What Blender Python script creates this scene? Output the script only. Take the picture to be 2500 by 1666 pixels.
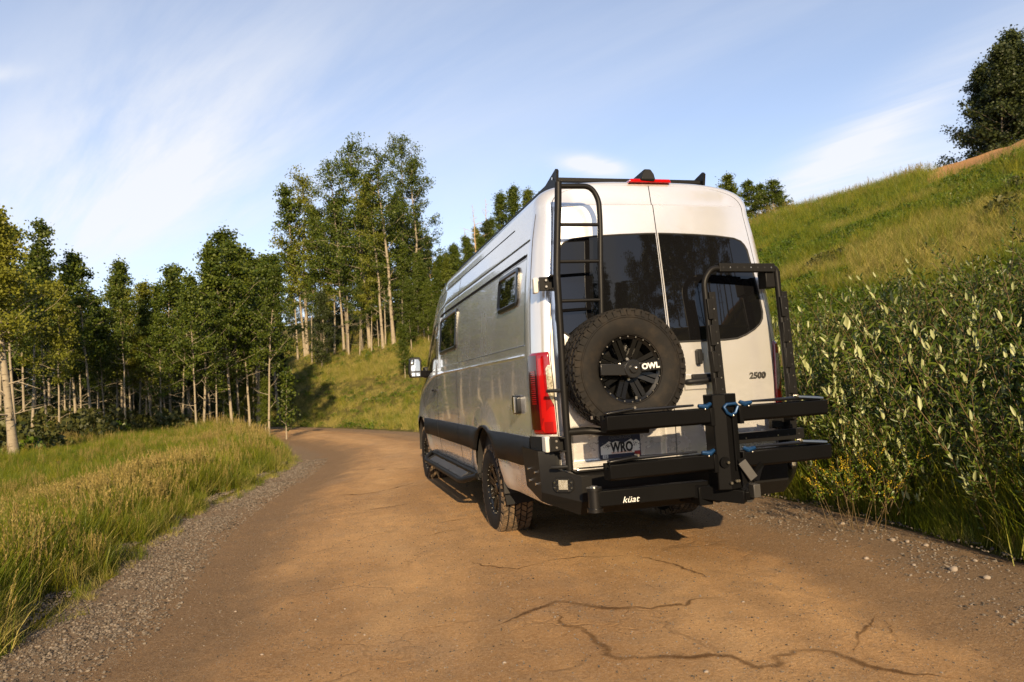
import bpy, math, random
import numpy as np
from mathutils import Vector, Matrix, Euler
for o in list(bpy.data.objects): bpy.data.objects.remove(o, do_unlink=True)
random.seed(7); RNG = np.random.default_rng(11)
SC = bpy.context.scene; COL = SC.collection
# ------------------------------------------------------------------ camera
F_PX, CAM = 1706.97, np.array([-2.4479, -4.6508, 1.3379])
YAW, PITCH, ROLL = .2676, .0645, -.0614
c_f = np.array([math.sin(YAW)*math.cos(PITCH), math.cos(YAW)*math.cos(PITCH), math.sin(PITCH)])
c_r0 = np.array([math.cos(YAW), -math.sin(YAW), 0.0]); c_u0 = np.cross(c_r0, c_f)
c_r = c_r0*math.cos(ROLL)+c_u0*math.sin(ROLL); c_u = -c_r0*math.sin(ROLL)+c_u0*math.cos(ROLL)
cd = bpy.data.cameras.new('camera'); cam = bpy.data.objects.new('camera', cd); COL.objects.link(cam)
M = Matrix.Identity(4)
for i in range(3):
    M[i][0], M[i][1], M[i][2], M[i][3] = c_r[i], c_u[i], -c_f[i], CAM[i]
cam.matrix_world = M
cd.sensor_width = 36; cd.lens = F_PX/2500*36; cd.clip_start = .05; cd.clip_end = 3000
cd.dof.use_dof = True; cd.dof.focus_distance = 5.0; cd.dof.aperture_fstop = 3.6
SC.camera = cam
# ------------------------------------------------------------------ sky, sun, exposure
SUN_EL, SUN_AZ = math.radians(21), math.radians(-9)      # azimuth of the sun, seen from behind the van (- = towards the van's left)
sun_dir = Vector((math.sin(SUN_AZ)*math.cos(SUN_EL), -math.cos(SUN_AZ)*math.cos(SUN_EL), math.sin(SUN_EL)))
W = bpy.data.worlds.new('World'); SC.world = W; W.use_nodes = True
nt = W.node_tree; N = nt.nodes; L = nt.links
for n in list(N): N.remove(n)
def wn(t, **k):
    n = N.new(t)
    for a, b in k.items(): setattr(n, a, b)
    return n
sky = wn('ShaderNodeTexSky', sky_type='NISHITA', sun_disc=False, sun_elevation=SUN_EL,
         sun_rotation=math.atan2(sun_dir.x, sun_dir.y), altitude=2500, air_density=1.0, dust_density=1.0, ozone_density=1.6)
tc = wn('ShaderNodeTexCoord'); sp = wn('ShaderNodeSeparateXYZ'); L.new(tc.outputs['Generated'], sp.inputs[0])
def wm(op, a, b=None, c=None):
    n = wn('ShaderNodeMath', operation=op)
    for i, v in enumerate((a, b, c)):
        if v is None: continue
        if isinstance(v, (int, float)): n.inputs[i].default_value = v
        else: L.new(v, n.inputs[i])
    return n.outputs[0]
zz = wm('ADD', wm('MAXIMUM', sp.outputs[2], 0.0), .16)
cmb = wn('ShaderNodeCombineXYZ'); L.new(wm('DIVIDE', sp.outputs[0], zz), cmb.inputs[0]); L.new(wm('DIVIDE', sp.outputs[1], zz), cmb.inputs[1])
def cloud(rot, scl, loc, scale, detail, lo, hi, dist=.6, rough=.55):
    mp = wn('ShaderNodeMapping', vector_type='TEXTURE'); mp.inputs['Rotation'].default_value = (0, 0, math.radians(rot)); mp.inputs['Scale'].default_value = scl; mp.inputs['Location'].default_value = loc
    L.new(cmb.outputs[0], mp.inputs[0])
    nz = wn('ShaderNodeTexNoise'); nz.inputs['Scale'].default_value = scale; nz.inputs['Detail'].default_value = detail; nz.inputs['Roughness'].default_value = rough; nz.inputs['Distortion'].default_value = dist
    L.new(mp.outputs[0], nz.inputs['Vector'])
    mr = wn('ShaderNodeMapRange', interpolation_type='SMOOTHSTEP'); mr.inputs['From Min'].default_value = lo; mr.inputs['From Max'].default_value = hi
    L.new(nz.outputs['Fac'], mr.inputs['Value']); return mr.outputs['Result']
CL_A = cloud(-56, (2.4, .8, 1), (1.3, .25, 0), 1.0, 7, .40, .80, .5)
WISP = cloud(-58, (2.6, .50, 1), (2.2, 1.1, 0), 2.0, 12, .22, .74, .25, .62)
def bank(cx, cy, dx, dy, ln, wd, k):
    """one bank of high cloud: where it drifts, which way it trails, how long and wide"""
    v = wn('ShaderNodeVectorMath', operation='SUBTRACT'); L.new(cmb.outputs[0], v.inputs[0]); v.inputs[1].default_value = (cx, cy, 0); m = math.hypot(dx, dy)
    def dot(x, y, s):
        n = wn('ShaderNodeVectorMath', operation='DOT_PRODUCT'); L.new(v.outputs[0], n.inputs[0]); n.inputs[1].default_value = (x/m/s, y/m/s, 0); return n.outputs['Value']
    u, w = dot(dx, dy, ln), dot(-dy, dx, wd); r = wm('ADD', wm('MULTIPLY', u, u), wm('MULTIPLY', w, w))
    return wm('MULTIPLY', wm('MULTIPLY', wm('POWER', 2.718, wm('MULTIPLY', r, -1.0)), k), wm('ADD', .12, wm('MULTIPLY', WISP, 1.0)))
banks = [bank(-.52, 2.15, .63, -.78, .85, .36, .95), bank(1.50, 1.62, -.10, -1, .50, .11, 1.0), bank(1.80, 2.05, -.1, -1, .5, .22, .9), bank(.82, 1.93, 1, .25, .10, .05, 1.4), bank(-.68, 1.62, 1, -.2, .10, .03, .6),
         bank(-1.9, .6, .6, -.8, .9, .3, .8), bank(2.6, -.4, .2, -1, .9, .3, .7), bank(.6, -1.9, .5, -.8, .9, .3, .8), bank(-1.2, -1.4, .5, -.9, .8, .25, .7)]
CL_B = banks[0]
for b_ in banks[1:]: CL_B = wm('ADD', CL_B, b_)
hz = wm('POWER', wm('SUBTRACT', 1.0, wm('MINIMUM', wm('MAXIMUM', sp.outputs[2], 0.0), 1.0)), 5.0)
fac = wm('MINIMUM', wm('ADD', wm('ADD', wm('MULTIPLY', CL_A, .26), CL_B), wm('ADD', wm('MULTIPLY', hz, .55), .14)), .90)
mx = wn('ShaderNodeMix', data_type='RGBA'); L.new(fac, mx.inputs[0]); tn = wn('ShaderNodeMix', data_type='RGBA', blend_type='MULTIPLY'); tn.inputs[0].default_value = 1; L.new(sky.outputs[0], tn.inputs[6]); tn.inputs[7].default_value = (1.12, 1.02, .98, 1); L.new(tn.outputs[2], mx.inputs[6]); mx.inputs[7].default_value = (4.1, 4.15, 4.3, 1)
bg = wn('ShaderNodeBackground'); L.new(mx.outputs[2], bg.inputs[0]); bg.inputs[1].default_value = .12
wo = wn('ShaderNodeOutputWorld'); L.new(bg.outputs[0], wo.inputs[0])
sl = bpy.data.lights.new('sun', 'SUN'); sl.energy = 5.0; sl.angle = math.radians(.6); sl.color = (1.0, .76, .47)
so = bpy.data.objects.new('sun', sl); COL.objects.link(so); so.rotation_euler = sun_dir.to_track_quat('Z', 'Y').to_euler()
SC.view_settings.view_transform = 'Standard'; SC.view_settings.look = 'None'; SC.view_settings.gamma = 1
SC.view_settings.exposure = .95
SC.render.engine = 'CYCLES'; SC.cycles.max_bounces = 6; SC.cycles.diffuse_bounces = 3; SC.cycles.glossy_bounces = 3; SC.cycles.transmission_bounces = 4; SC.render.resolution_x, SC.render.resolution_y = 1024, 682
# ------------------------------------------------------------------ helpers
def obj(name, V, F, mat=None, parent=None, smooth=False, kind=None, attrs=None):
    """one mesh object; F is a list of index tuples or an (n,k) int array"""
    me = bpy.data.meshes.new(name)
    V = np.asarray(V, np.float32).reshape(-1, 3)
    if isinstance(F, np.ndarray):
        n, k = F.shape
        me.vertices.add(len(V)); me.vertices.foreach_set('co', V.ravel())
        me.loops.add(n*k); me.loops.foreach_set('vertex_index', F.astype(np.int32).ravel())
        me.polygons.add(n); me.polygons.foreach_set('loop_start', np.arange(0, n*k, k, dtype=np.int32))
        try: me.polygons.foreach_set('loop_total', np.full(n, k, np.int32))
        except Exception: pass
        me.update(calc_edges=True)
    else:
        me.from_pydata(V.tolist(), [], F); me.update()
    if smooth: me.polygons.foreach_set('use_smooth', np.ones(len(me.polygons), bool))
    if attrs:
        for an, (dom, arr) in attrs.items():
            a = me.attributes.new(an, 'FLOAT', dom); a.data.foreach_set('value', np.asarray(arr, np.float32))
    if mat: me.materials.append(mat)
    o = bpy.data.objects.new(name, me); COL.objects.link(o)
    if parent: o.parent = parent
    if kind: o['kind'] = kind
    return o
def empty(name, loc=(0, 0, 0), parent=None):
    o = bpy.data.objects.new(name, None); COL.objects.link(o); o.location = loc; o.empty_display_size = .2
    if parent: o.parent = parent
    return o
def tag(o, label, cat, group=None):
    o['label'] = label; o['category'] = cat
    if group: o['group'] = group
    return o
def copy_tree(o, parent=None):
    c = o.copy(); COL.objects.link(c); c.parent = parent
    for ch in o.children: copy_tree(ch, c)
    return c
def auto_smooth(o, deg=35):
    me = o.data
    me.polygons.foreach_set('use_smooth', np.ones(len(me.polygons), bool))
    try: me.set_sharp_from_angle(angle=math.radians(deg))
    except Exception: pass
    return o
class MB:
    """collects shapes for ONE mesh"""
    def __init__(s): s.V = []; s.F = []
    def add(s, V, F):
        b = len(s.V); s.V += [tuple(map(float, v)) for v in V]; s.F += [tuple(b+int(i) for i in f) for f in F]; return s
    def box(s, c, d, rot=None, taper=1.0):
        x, y, z = d[0]/2, d[1]/2, d[2]/2
        P = [Vector((sx*x*(taper if sz > 0 else 1), sy*y*(taper if sz > 0 else 1), sz*z)) for sz in (-1, 1) for sx, sy in ((-1, -1), (1, -1), (1, 1), (-1, 1))]
        if rot is not None:
            R = Euler(rot).to_matrix(); P = [R @ p for p in P]
        return s.add([p+Vector(c) for p in P], [(3, 2, 1, 0), (4, 5, 6, 7), (0, 1, 5, 4), (1, 2, 6, 5), (2, 3, 7, 6), (3, 0, 4, 7)])
    def bar(s, a, b, w, h, up=(0, 0, 1)):
        a, b = Vector(a), Vector(b); d = (b-a).normalized(); u = Vector(up); r = d.cross(u).normalized(); u = r.cross(d)
        P = [e+r*sx*w/2+u*sy*h/2 for e in (a, b) for sx, sy in ((-1, -1), (1, -1), (1, 1), (-1, 1))]
        return s.add(P, [(3, 2, 1, 0), (4, 5, 6, 7), (0, 1, 5, 4), (1, 2, 6, 5), (2, 3, 7, 6), (3, 0, 4, 7)])
    def tube(s, path, r, n=12, caps=True):
        P = [Vector(p) for p in path]; rr = r if hasattr(r, '__len__') else [r]*len(P)
        t0 = (P[1]-P[0]).normalized(); u = t0.orthogonal().normalized(); V = []; F = []
        for i, p in enumerate(P):
            t = ((P[min(i+1, len(P)-1)]-P[max(i-1, 0)])).normalized()
            u = (u-t*u.dot(t)).normalized(); w = t.cross(u)
            V += [p+(u*math.cos(a)+w*math.sin(a))*rr[i] for a in (2*math.pi*k/n for k in range(n))]
        for i in range(len(P)-1):
            for k in range(n):
                F.append((i*n+k, i*n+(k+1) % n, (i+1)*n+(k+1) % n, (i+1)*n+k))
        if caps: F += [tuple(range(n-1, -1, -1)), tuple(range((len(P)-1)*n, len(P)*n))]
        return s.add(V, F)
    def cyl(s, a, b, r, n=16, r2=None): return s.tube([a, b], [r, r if r2 is None else r2], n)
    def lathe(s, prof, c, axis=(0, 1, 0), n=48, closed=False):
        """prof: list of (radius, offset along axis)"""
        ax = Vector(axis).normalized(); u = ax.orthogonal().normalized()
        if abs(ax.z) < .9: u = Vector((0, 0, 1)); u = (u-ax*u.dot(ax)).normalized()
        w = ax.cross(u); m = len(prof); V = []; F = []
        for k in range(n):
            a = 2*math.pi*k/n; d = u*math.cos(a)+w*math.sin(a)
            V += [Vector(c)+ax*o+d*r for r, o in prof]
        for k in range(n):
            k2 = (k+1) % n
            for i in range(m if closed else m-1):
                j = (i+1) % m
                F.append((k*m+i, k*m+j, k2*m+j, k2*m+i))
        return s.add(V, F)
    def sphere(s, c, r, n=8, sq=(1, 1, 1)):
        prof = [(r*math.sin(math.pi*i/n)+1e-5, -r*math.cos(math.pi*i/n)) for i in range(n+1)]
        b = len(s.V); s.lathe(prof, (0, 0, 0), (0, 0, 1), n*2)
        for i in range(b, len(s.V)):
            x, y, z = s.V[i]; s.V[i] = (c[0]+x*sq[0], c[1]+y*sq[1], c[2]+z*sq[2])
        return s
    def prism(s, poly, y0, y1, axis='y'):
        n = len(poly)
        def m(p, t): return (p[0], t, p[1]) if axis == 'y' else ((t, p[0], p[1]) if axis == 'x' else (p[0], p[1], t))
        return s.add([m(p, y0) for p in poly]+[m(p, y1) for p in poly], [tuple(range(n)), tuple(range(2*n-1, n-1, -1))]+[(i, i+n, (i+1) % n+n, (i+1) % n) for i in range(n)])
    def build(s, name, mat, parent=None, smooth=True, deg=35, kind=None, bevel=0):
        o = obj(name, s.V, s.F, mat, parent, kind=kind)
        me = o.data
        if bevel:
            bv = o.modifiers.new('bevel', 'BEVEL'); bv.width = bevel; bv.segments = 2; bv.limit_method = 'ANGLE'; bv.angle_limit = math.radians(40)
        if smooth: auto_smooth(o, deg)
        return o
def grid_faces(nr, nc, wrap=False):
    r = np.arange(nr-1)[:, None]; c = np.arange(nc if wrap else nc-1)[None, :]
    a = r*nc+c; b = r*nc+(c+1) % nc; d = (r+1)*nc+c; e = (r+1)*nc+(c+1) % nc
    return np.stack([a, b, e, d], -1).reshape(-1, 4)
def smooth_path(pts, n=6):
    P = [Vector(p) for p in pts]; out = []
    for i in range(len(P)-1):
        p0, p1, p2, p3 = P[max(i-1, 0)], P[i], P[i+1], P[min(i+2, len(P)-1)]
        for k in range(n):
            t = k/n
            out.append(.5*((2*p1)+(p2-p0)*t+(2*p0-5*p1+4*p2-p3)*t*t+(3*p1-p0-3*p2+p3)*t**3))
    out.append(P[-1]); return out
def fillet(pts, r, n=6):
    P = [Vector(p) for p in pts]; out = [P[0]]
    for i in range(1, len(P)-1):
        a, b, c = P[i-1], P[i], P[i+1]; d1 = (a-b); d2 = (c-b); rr = min(r, d1.length*.49, d2.length*.49)
        s0 = b+d1.normalized()*rr; s1 = b+d2.normalized()*rr
        for k in range(n+1):
            t = k/n; out.append(s0*(1-t)**2+b*2*t*(1-t)+s1*t*t)
    out.append(P[-1]); return out
# ------------------------------------------------------------------ materials
class NT:
    def __init__(s, name):
        s.m = bpy.data.materials.new(name); s.m.use_nodes = True; s.t = s.m.node_tree; s.n = s.t.nodes; s.l = s.t.links
        s.b = s.n['Principled BSDF']; s.out = s.n['Material Output']
    def node(s, t, **k):
        n = s.n.new(t)
        for a, b in k.items(): setattr(n, a, b)
        return n
    def put(s, v, sock):
        if hasattr(v, 'is_output') or isinstance(v, bpy.types.NodeSocket): s.l.new(v, sock)
        else:
            try: sock.default_value = v
            except Exception: sock.default_value = (*v, 1)
    def math(s, op, a, b=None, c=None, clamp=False):
        n = s.node('ShaderNodeMath', operation=op, use_clamp=clamp)
        for i, v in enumerate((a, b, c)):
            if v is not None: s.put(v, n.inputs[i])
        return n.outputs[0]
    def mix(s, f, a, b, mode='MIX'):
        n = s.node('ShaderNodeMix', data_type='RGBA', blend_type=mode); s.put(f, n.inputs[0]); s.put(a, n.inputs[6]); s.put(b, n.inputs[7]); return n.outputs[2]
    def noise(s, scale, detail=4, rough=.55, vec=None, dist=0, out='Fac'):
        n = s.node('ShaderNodeTexNoise'); n.inputs['Scale'].default_value = scale; n.inputs['Detail'].default_value = detail; n.inputs['Roughness'].default_value = rough; n.inputs['Distortion'].default_value = dist
        s.l.new(vec if vec is not None else s.coord(), n.inputs['Vector']); return n.outputs[out]
    def vor(s, scale, feat='F1', vec=None, out='Distance', rnd=1):
        n = s.node('ShaderNodeTexVoronoi', feature=feat); n.inputs['Scale'].default_value = scale; n.inputs['Randomness'].default_value = rnd
        s.l.new(vec if vec is not None else s.coord(), n.inputs['Vector']); return n.outputs[out]
    def coord(s, w='Object'):
        if not hasattr(s, '_tc'): s._tc = s.node('ShaderNodeTexCoord')
        return s._tc.outputs[w]
    def mapr(s, v, a, b, c=0, d=1, it='SMOOTHSTEP'):
        n = s.node('ShaderNodeMapRange', interpolation_type=it)
        for k, x in zip(('Value', 'From Min', 'From Max', 'To Min', 'To Max'), (v, a, b, c, d)): s.put(x, n.inputs[k])
        return n.outputs['Result']
    def attr(s, name):
        n = s.node('ShaderNodeAttribute', attribute_name=name); return n.outputs['Fac']
    def mapping(s, vec, scale=(1, 1, 1), rot=(0, 0, 0), loc=(0, 0, 0)):
        n = s.node('ShaderNodeMapping'); n.inputs['Scale'].default_value = scale; n.inputs['Rotation'].default_value = rot; n.inputs['Location'].default_value = loc
        s.l.new(vec, n.inputs[0]); return n.outputs[0]
    def bump(s, h, strength=.5, dist=.01, normal=None):
        n = s.node('ShaderNodeBump'); n.inputs['Strength'].default_value = strength; n.inputs['Distance'].default_value = dist
        s.l.new(h, n.inputs['Height'])
        if normal is not None: s.l.new(normal, n.inputs['Normal'])
        return n.outputs[0]
    def set(s, **k):
        for a, v in k.items(): s.put(v, s.b.inputs[a.replace('_', ' ')])
        return s
def simple(name, col, rough=.5, metal=0, bump=None, var=.0, varscale=6, **k):
    t = NT(name); c = (*col, 1)
    if var:
        n = t.noise(varscale, 5); c = t.mix(n, tuple(x*(1-var) for x in col)+(1,), tuple(min(1, x*(1+var)) for x in col)+(1,))
    t.set(Base_Color=c, Roughness=rough, Metallic=metal)
    for a, v in k.items(): t.b.inputs[a.replace('_', ' ')].default_value = v
    if bump: t.set(Normal=t.bump(t.noise(bump[0], 3), bump[1], bump[2]))
    return t.m
# ------------------------------------------------------------------ the lie of the land (x right of the van's axis, y ahead of its rear doors)
def sstep(v, a, b):
    t = np.clip((v-a)/(b-a), 0, 1); return t*t*(3-2*t)
def vnoise(x, y, seed=0):
    xi = np.floor(x).astype(np.int64); yi = np.floor(y).astype(np.int64); xf = x-xi; yf = y-yi
    def h(a, b):
        n = (a*374761393+b*668265263+seed*982451653) & 0x7fffffff
        n = ((n ^ (n >> 13))*1274126177) & 0x7fffffff
        return (n ^ (n >> 16)) % 65536/65535.0
    u = xf*xf*(3-2*xf); v = yf*yf*(3-2*yf)
    return (h(xi, yi)*(1-u)+h(xi+1, yi)*u)*(1-v)+(h(xi, yi+1)*(1-u)+h(xi+1, yi+1)*u)*v
def fbm(x, y, sc, oc=4, seed=0):
    s = 0; a = .5; n = 0
    for i in range(oc):
        s = s+a*vnoise(np.asarray(x, float)*sc, np.asarray(y, float)*sc, seed+i*17); n += a; a *= .5; sc *= 2.03
    return s/n
def xR(y):
    y = np.asarray(y, float); q = np.clip(y-6, 0, 34)
    return 2.1-q*q/112-np.clip(y-40, 0, None)*.607-.4*sstep(-y, -.6, 2.2)
def wid(y): return 6.4-1.5*sstep(np.asarray(y, float), 2.5, 14)
def xL(y): return xR(y)-wid(y)
def land(x, y):
    x = np.asarray(x, float); y = np.asarray(y, float)
    c = 1/np.sqrt(1+(np.clip(y-6, 0, 34)/56)**2)
    d = (x-xR(y))*c; dl = (xL(y)-x)*c
    e = np.clip(d-.5, 0, None)
    lin = (.48)*np.sqrt(e*e+2.2)-(.48)*math.sqrt(2.2)
    cap = 13.3
    right = (np.maximum(lin, 1e-6)**-5+cap**-5)**-.2
    right = np.where(e > 0, right, 0)+np.clip(e/9, 0, 1)*(fbm(x, y, .16, 3, 5)-.5)*1.1+sstep(e, 0, 1)*(fbm(x, y, .9, 2, 9)-.5)*.16
    el = np.clip(dl, 0, None)
    left = (.26+.62*sstep(y, 7, 22))*(1-np.exp(-el/3.0))+.02*np.clip(el-14, 0, 60)+sstep(el, 0, 1)*(fbm(x, y, .45, 3, 3)-.5)*.30
    left = left+1.4*sstep(y, 24, 40)*sstep(el, 2, 12)
    return np.where(d > 0, right, np.where(dl > 0, left, 0.0))
def pix_ray(px, py):
    return c_f+c_r*(px-1250)/F_PX-c_u*(py-833)/F_PX
def hit(px, py, d0=12, d1=90):
    d = pix_ray(px, py); h = math.hypot(d[0], d[1]); s = np.arange(d0, d1, .25)/h; P = CAM[None]+d[None]*s[:, None]; k = np.nonzero(P[:, 2] < land(P[:, 0], P[:, 1]))[0]
    return float(s[k[0]]*h) if len(k) else None
def at(px, D):
    """ground point straight under picture column px (taken at the horizon) at distance D from the photographer"""
    d = c_f+c_r*(px-1250)/F_PX; d = d/np.hypot(d[0], d[1]); x, y = CAM[0]+d[0]*D, CAM[1]+d[1]*D
    return float(x), float(y), float(land(x, y))
# ---- terrain sheet, out to the horizon
def stations(lo, hi, fine, lo_f, hi_f, growth=1.12):
    a = list(np.arange(lo_f, hi_f, fine)); s = fine; v = a[-1]
    while v < hi: s *= growth; v += s; a.append(v)
    s = fine; v = a[0]; b = []
    while v > lo: s *= growth; v -= s; b.append(v)
    return np.array(b[::-1]+a)
gx = stations(-900, 900, .45, -22, 26); gy = stations(-900, 1200, .45, -9, 50)
GX, GY = np.meshgrid(gx, gy); GZ = land(GX, GY)
road_in = (GX > xL(GY)-.05) & (GX < xR(GY)+.05)
GZ = np.where(road_in, -.06, GZ)-.012
far = np.hypot(GX, GY-20); GZ = np.where(far > 120, GZ*np.clip(1-(far-120)/200, 0, 1)+5*np.clip((far-120)/200, 0, 1), GZ)
dR_ = (GX-xR(GY)); dL_ = xL(GY)-GX
t = NT('meadow_soil'); P_ = t.coord()
n1 = t.noise(.35, 6, .6, t.mapping(P_, (1, 1, 1.6))); n2 = t.noise(9, 6, .7)
c = t.mix(n1, (.06, .065, .012, 1), (.17, .135, .035, 1)); c = t.mix(t.mapr(n2, .35, .7), t.mix(.6, c, (.03, .028, .012, 1)), c)
dry = t.mapr(t.math('ADD', t.attr('dirt'), t.math('MULTIPLY', t.math('SUBTRACT', t.noise(.8, 5), .5), .8)), .45, .6)
c = t.mix(dry, c, (.36, .19, .075, 1))
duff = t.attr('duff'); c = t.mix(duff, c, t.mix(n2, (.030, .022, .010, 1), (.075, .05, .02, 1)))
t.set(Base_Color=c, Roughness=.95, Specular_IOR_Level=.1, Normal=t.bump(n2, .8, .06)); M_SOIL = t.m
dirt = sstep(GZ, 7.9, 8.7)*(dR_ > 0)*sstep(np.degrees(np.arctan2(GX-CAM[0], GY-CAM[1])), 46, 48)
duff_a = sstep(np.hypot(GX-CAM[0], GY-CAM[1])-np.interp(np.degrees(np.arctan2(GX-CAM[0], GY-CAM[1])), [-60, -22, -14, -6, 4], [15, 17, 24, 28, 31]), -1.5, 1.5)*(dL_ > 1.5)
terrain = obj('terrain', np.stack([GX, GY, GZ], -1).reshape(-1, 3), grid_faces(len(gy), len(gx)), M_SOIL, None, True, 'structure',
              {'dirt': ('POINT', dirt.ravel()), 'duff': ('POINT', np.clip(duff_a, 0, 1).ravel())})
# ---- the road: worn asphalt under packed dirt, gravel shoulders
ry = stations(-70, 110, .055, -3.6, 7.0, 1.05); nu = 150
ru = np.linspace(-.14, 1.12, nu)
RU, RY = np.meshgrid(ru, ry); RX = xL(RY)+RU*wid(RY)
ex = RU*wid(RY)                                             # metres from the left edge
crown = .05*np.sin(np.clip((ex-1.0)/(wid(RY)-2.2), 0, 1)*math.pi)
rut = -.018*np.exp(-((ex-1.25)/.22)**2)-.012*np.exp(-((ex-wid(RY)+1.25)/.3)**2)
slab = .022*sstep(ex+(fbm(RX, RY, .9, 3, 4)-.5)*1.0, 1.25, 1.42)*sstep(wid(RY)-ex+(fbm(RX, RY, 1.3, 3, 8)-.5)*.5, 1.46, 1.56)
RZ = crown+rut+slab+(fbm(RX, RY, .8, 4, 21)-.5)*.05+(fbm(RX, RY, 6, 3, 2)-.5)*.008
off = np.maximum(np.maximum(-RU, RU-1)*wid(RY), 0); RZ = RZ+np.where(off > 0, land(RX, RY)+.004*0-off*.10, 0)
def road_z(x, y):
    x = np.asarray(x, float); y = np.asarray(y, float); e = x-xL(y); w = wid(y)
    z = .05*np.sin(np.clip((e-1.0)/(w-2.2), 0, 1)*math.pi)-.018*np.exp(-((e-1.25)/.22)**2)-.012*np.exp(-((e-w+1.25)/.3)**2)
    z = z+.022*sstep(e+(fbm(x, y, .9, 3, 4)-.5)*1.0, 1.25, 1.42)*sstep(w-e+(fbm(x, y, 1.3, 3, 8)-.5)*.5, 1.46, 1.56)
    return z+(fbm(x, y, .8, 4, 21)-.5)*.05+(fbm(x, y, 6, 3, 2)-.5)*.008
ROAD_DZ = -float(np.mean(road_z(np.array([-.98, .85]), np.array([1.72, 1.72]))))      # the rear tyres stand at z = 0
RZ = RZ+ROAD_DZ
t = NT('dirt_road'); P_ = t.coord(); ea = t.attr('ex'); er = t.attr('exr')
warp = t.math('MULTIPLY', t.math('SUBTRACT', t.noise(1.1, 6, .65), .5), 1.5)
lm = t.mapr(t.math('ADD', ea, warp), 1.15, 1.9)             # 0 gravel shoulder .. 1 roadway
rm = t.mapr(t.math('ADD', er, t.math('MULTIPLY', warp, .7)), 1.15, 1.65)
rs = t.mapr(t.math('ADD', er, warp), .3, .9)
big = t.noise(.55, 7, .62, t.mapping(P_, (1.2, .6, 1))); mid = t.noise(5, 6, .7); fine = t.noise(55, 4, .75); grit = t.vor(140)
road_c = t.mix(t.mapr(big, .36, .66), (.35, .170, .050, 1), (.64, .355, .130, 1))
road_c = t.mix(t.mapr(mid, .42, .68), road_c, t.mix(.55, road_c, (.19, .11, .055, 1)))
road_c = t.mix(t.math('MULTIPLY', t.mapr(t.noise(.9, 5, .6, t.mapping(P_, (1, 1, 1), loc=(5, 9, 0))), .54, .70), .42), road_c, (.19, .165, .145, 1))
lane_v = t.node('ShaderNodeCombineXYZ'); t.l.new(ea, lane_v.inputs[0]); spy = t.node('ShaderNodeSeparateXYZ'); t.l.new(P_, spy.inputs[0]); t.l.new(t.math('MULTIPLY', spy.outputs[1], .09), lane_v.inputs[1])
lane = t.noise(1.9, 6, .6, lane_v.outputs[0], .3); road_c = t.mix(t.mapr(lane, .44, .66, 0, .55), road_c, (.26, .135, .046, 1))
def track(c0): 
    d_ = t.math('DIVIDE', t.math('SUBTRACT', t.math('ADD', ea, t.math('MULTIPLY', warp, .35)), c0), .34); return t.math('POWER', 2.718, t.math('MULTIPLY', t.math('MULTIPLY', d_, d_), -1.0))
road_c = t.mix(t.math('MULTIPLY', t.math('ADD', track(2.35), track(4.05)), t.mapr(t.noise(2.2, 5, .65), .35, .65, .12, .55)), road_c, (.68, .41, .175, 1))
sd = t.mix(mid, (.080, .040, .015, 1), (.145, .076, .030, 1))
grv = t.mix(t.vor(60, out='Color'), (.045, .036, .028, 1), (.125, .104, .084, 1)); grv_f = t.mapr(t.noise(2.2, 4), .35, .6)
shL = t.mix(t.mapr(t.math('ADD', ea, t.math('MULTIPLY', warp, .5)), .45, .85), t.mix(.25, grv, sd), sd)
c = t.mix(lm, shL, road_c); shR = t.mix(t.mapr(t.math('ADD', er, warp), .45, 1.1), t.mix(.6, grv, sd), t.mix(.25, sd, road_c)); c = t.mix(rm, shR, c)
c = t.mix(t.mapr(fine, .36, .66), t.mix(.32, c, (.14, .08, .036, 1)), t.mix(.22, c, (.60, .45, .28, 1)))
grain = t.noise(210, 3, .8); c = t.mix(t.mapr(grain, .40, .64), t.mix(.26, c, (.13, .07, .028, 1)), t.mix(.20, c, (.70, .50, .28, 1)))
speck = t.mapr(t.noise(95, 2, .5), .64, .70); c = t.mix(t.math('MULTIPLY', speck, .45), c, (.52, .45, .37, 1))
dk = t.mapr(t.noise(38, 3, .6, t.mapping(P_, (1, 1, 1), loc=(3, 3, 3))), .66, .74); c = t.mix(t.math('MULTIPLY', dk, .5), c, (.07, .045, .028, 1))
# hairline crazing of the old asphalt
wv = t.node('ShaderNodeVectorMath', operation='ADD'); wn2 = t.node('ShaderNodeTexNoise'); wn2.inputs['Scale'].default_value = 1.6; wn2.inputs['Detail'].default_value = 5
t.l.new(P_, wn2.inputs['Vector']); sc_ = t.node('ShaderNodeVectorMath', operation='SCALE'); sc_.inputs['Scale'].default_value = .9; t.l.new(wn2.outputs['Color'], sc_.inputs[0]); t.l.new(P_, wv.inputs[0]); t.l.new(sc_.outputs[0], wv.inputs[1])
cr = t.vor(.75, 'DISTANCE_TO_EDGE', wv.outputs[0]); crm = t.math('MULTIPLY', t.mapr(cr, .004, .020, 1, 0), t.mapr(t.noise(.8, 3, .5, t.mapping(P_, loc=(7, 2, 1))), .50, .58))
cr2 = t.vor(2.6, 'DISTANCE_TO_EDGE', wv.outputs[0]); crm2 = t.math('MULTIPLY', t.mapr(cr2, .006, .03, 1, 0), t.mapr(t.noise(.45, 3, .5, t.mapping(P_, loc=(1, 8, 4))), .56, .62))
crk = t.math('MULTIPLY', t.math('MAXIMUM', crm, t.math('MULTIPLY', crm2, .7)), t.math('MULTIPLY', lm, rm)); c = t.mix(t.math('MULTIPLY', crk, .32), c, (.14, .08, .036, 1))
hgt = t.math('ADD', t.math('ADD', t.math('ADD', t.math('MULTIPLY', grain, .35), t.math('MULTIPLY', fine, .5)), t.math('MULTIPLY', mid, .9)), t.math('SUBTRACT', t.math('MULTIPLY', speck, .3), t.math('MULTIPLY', crk, .25)))
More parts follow.
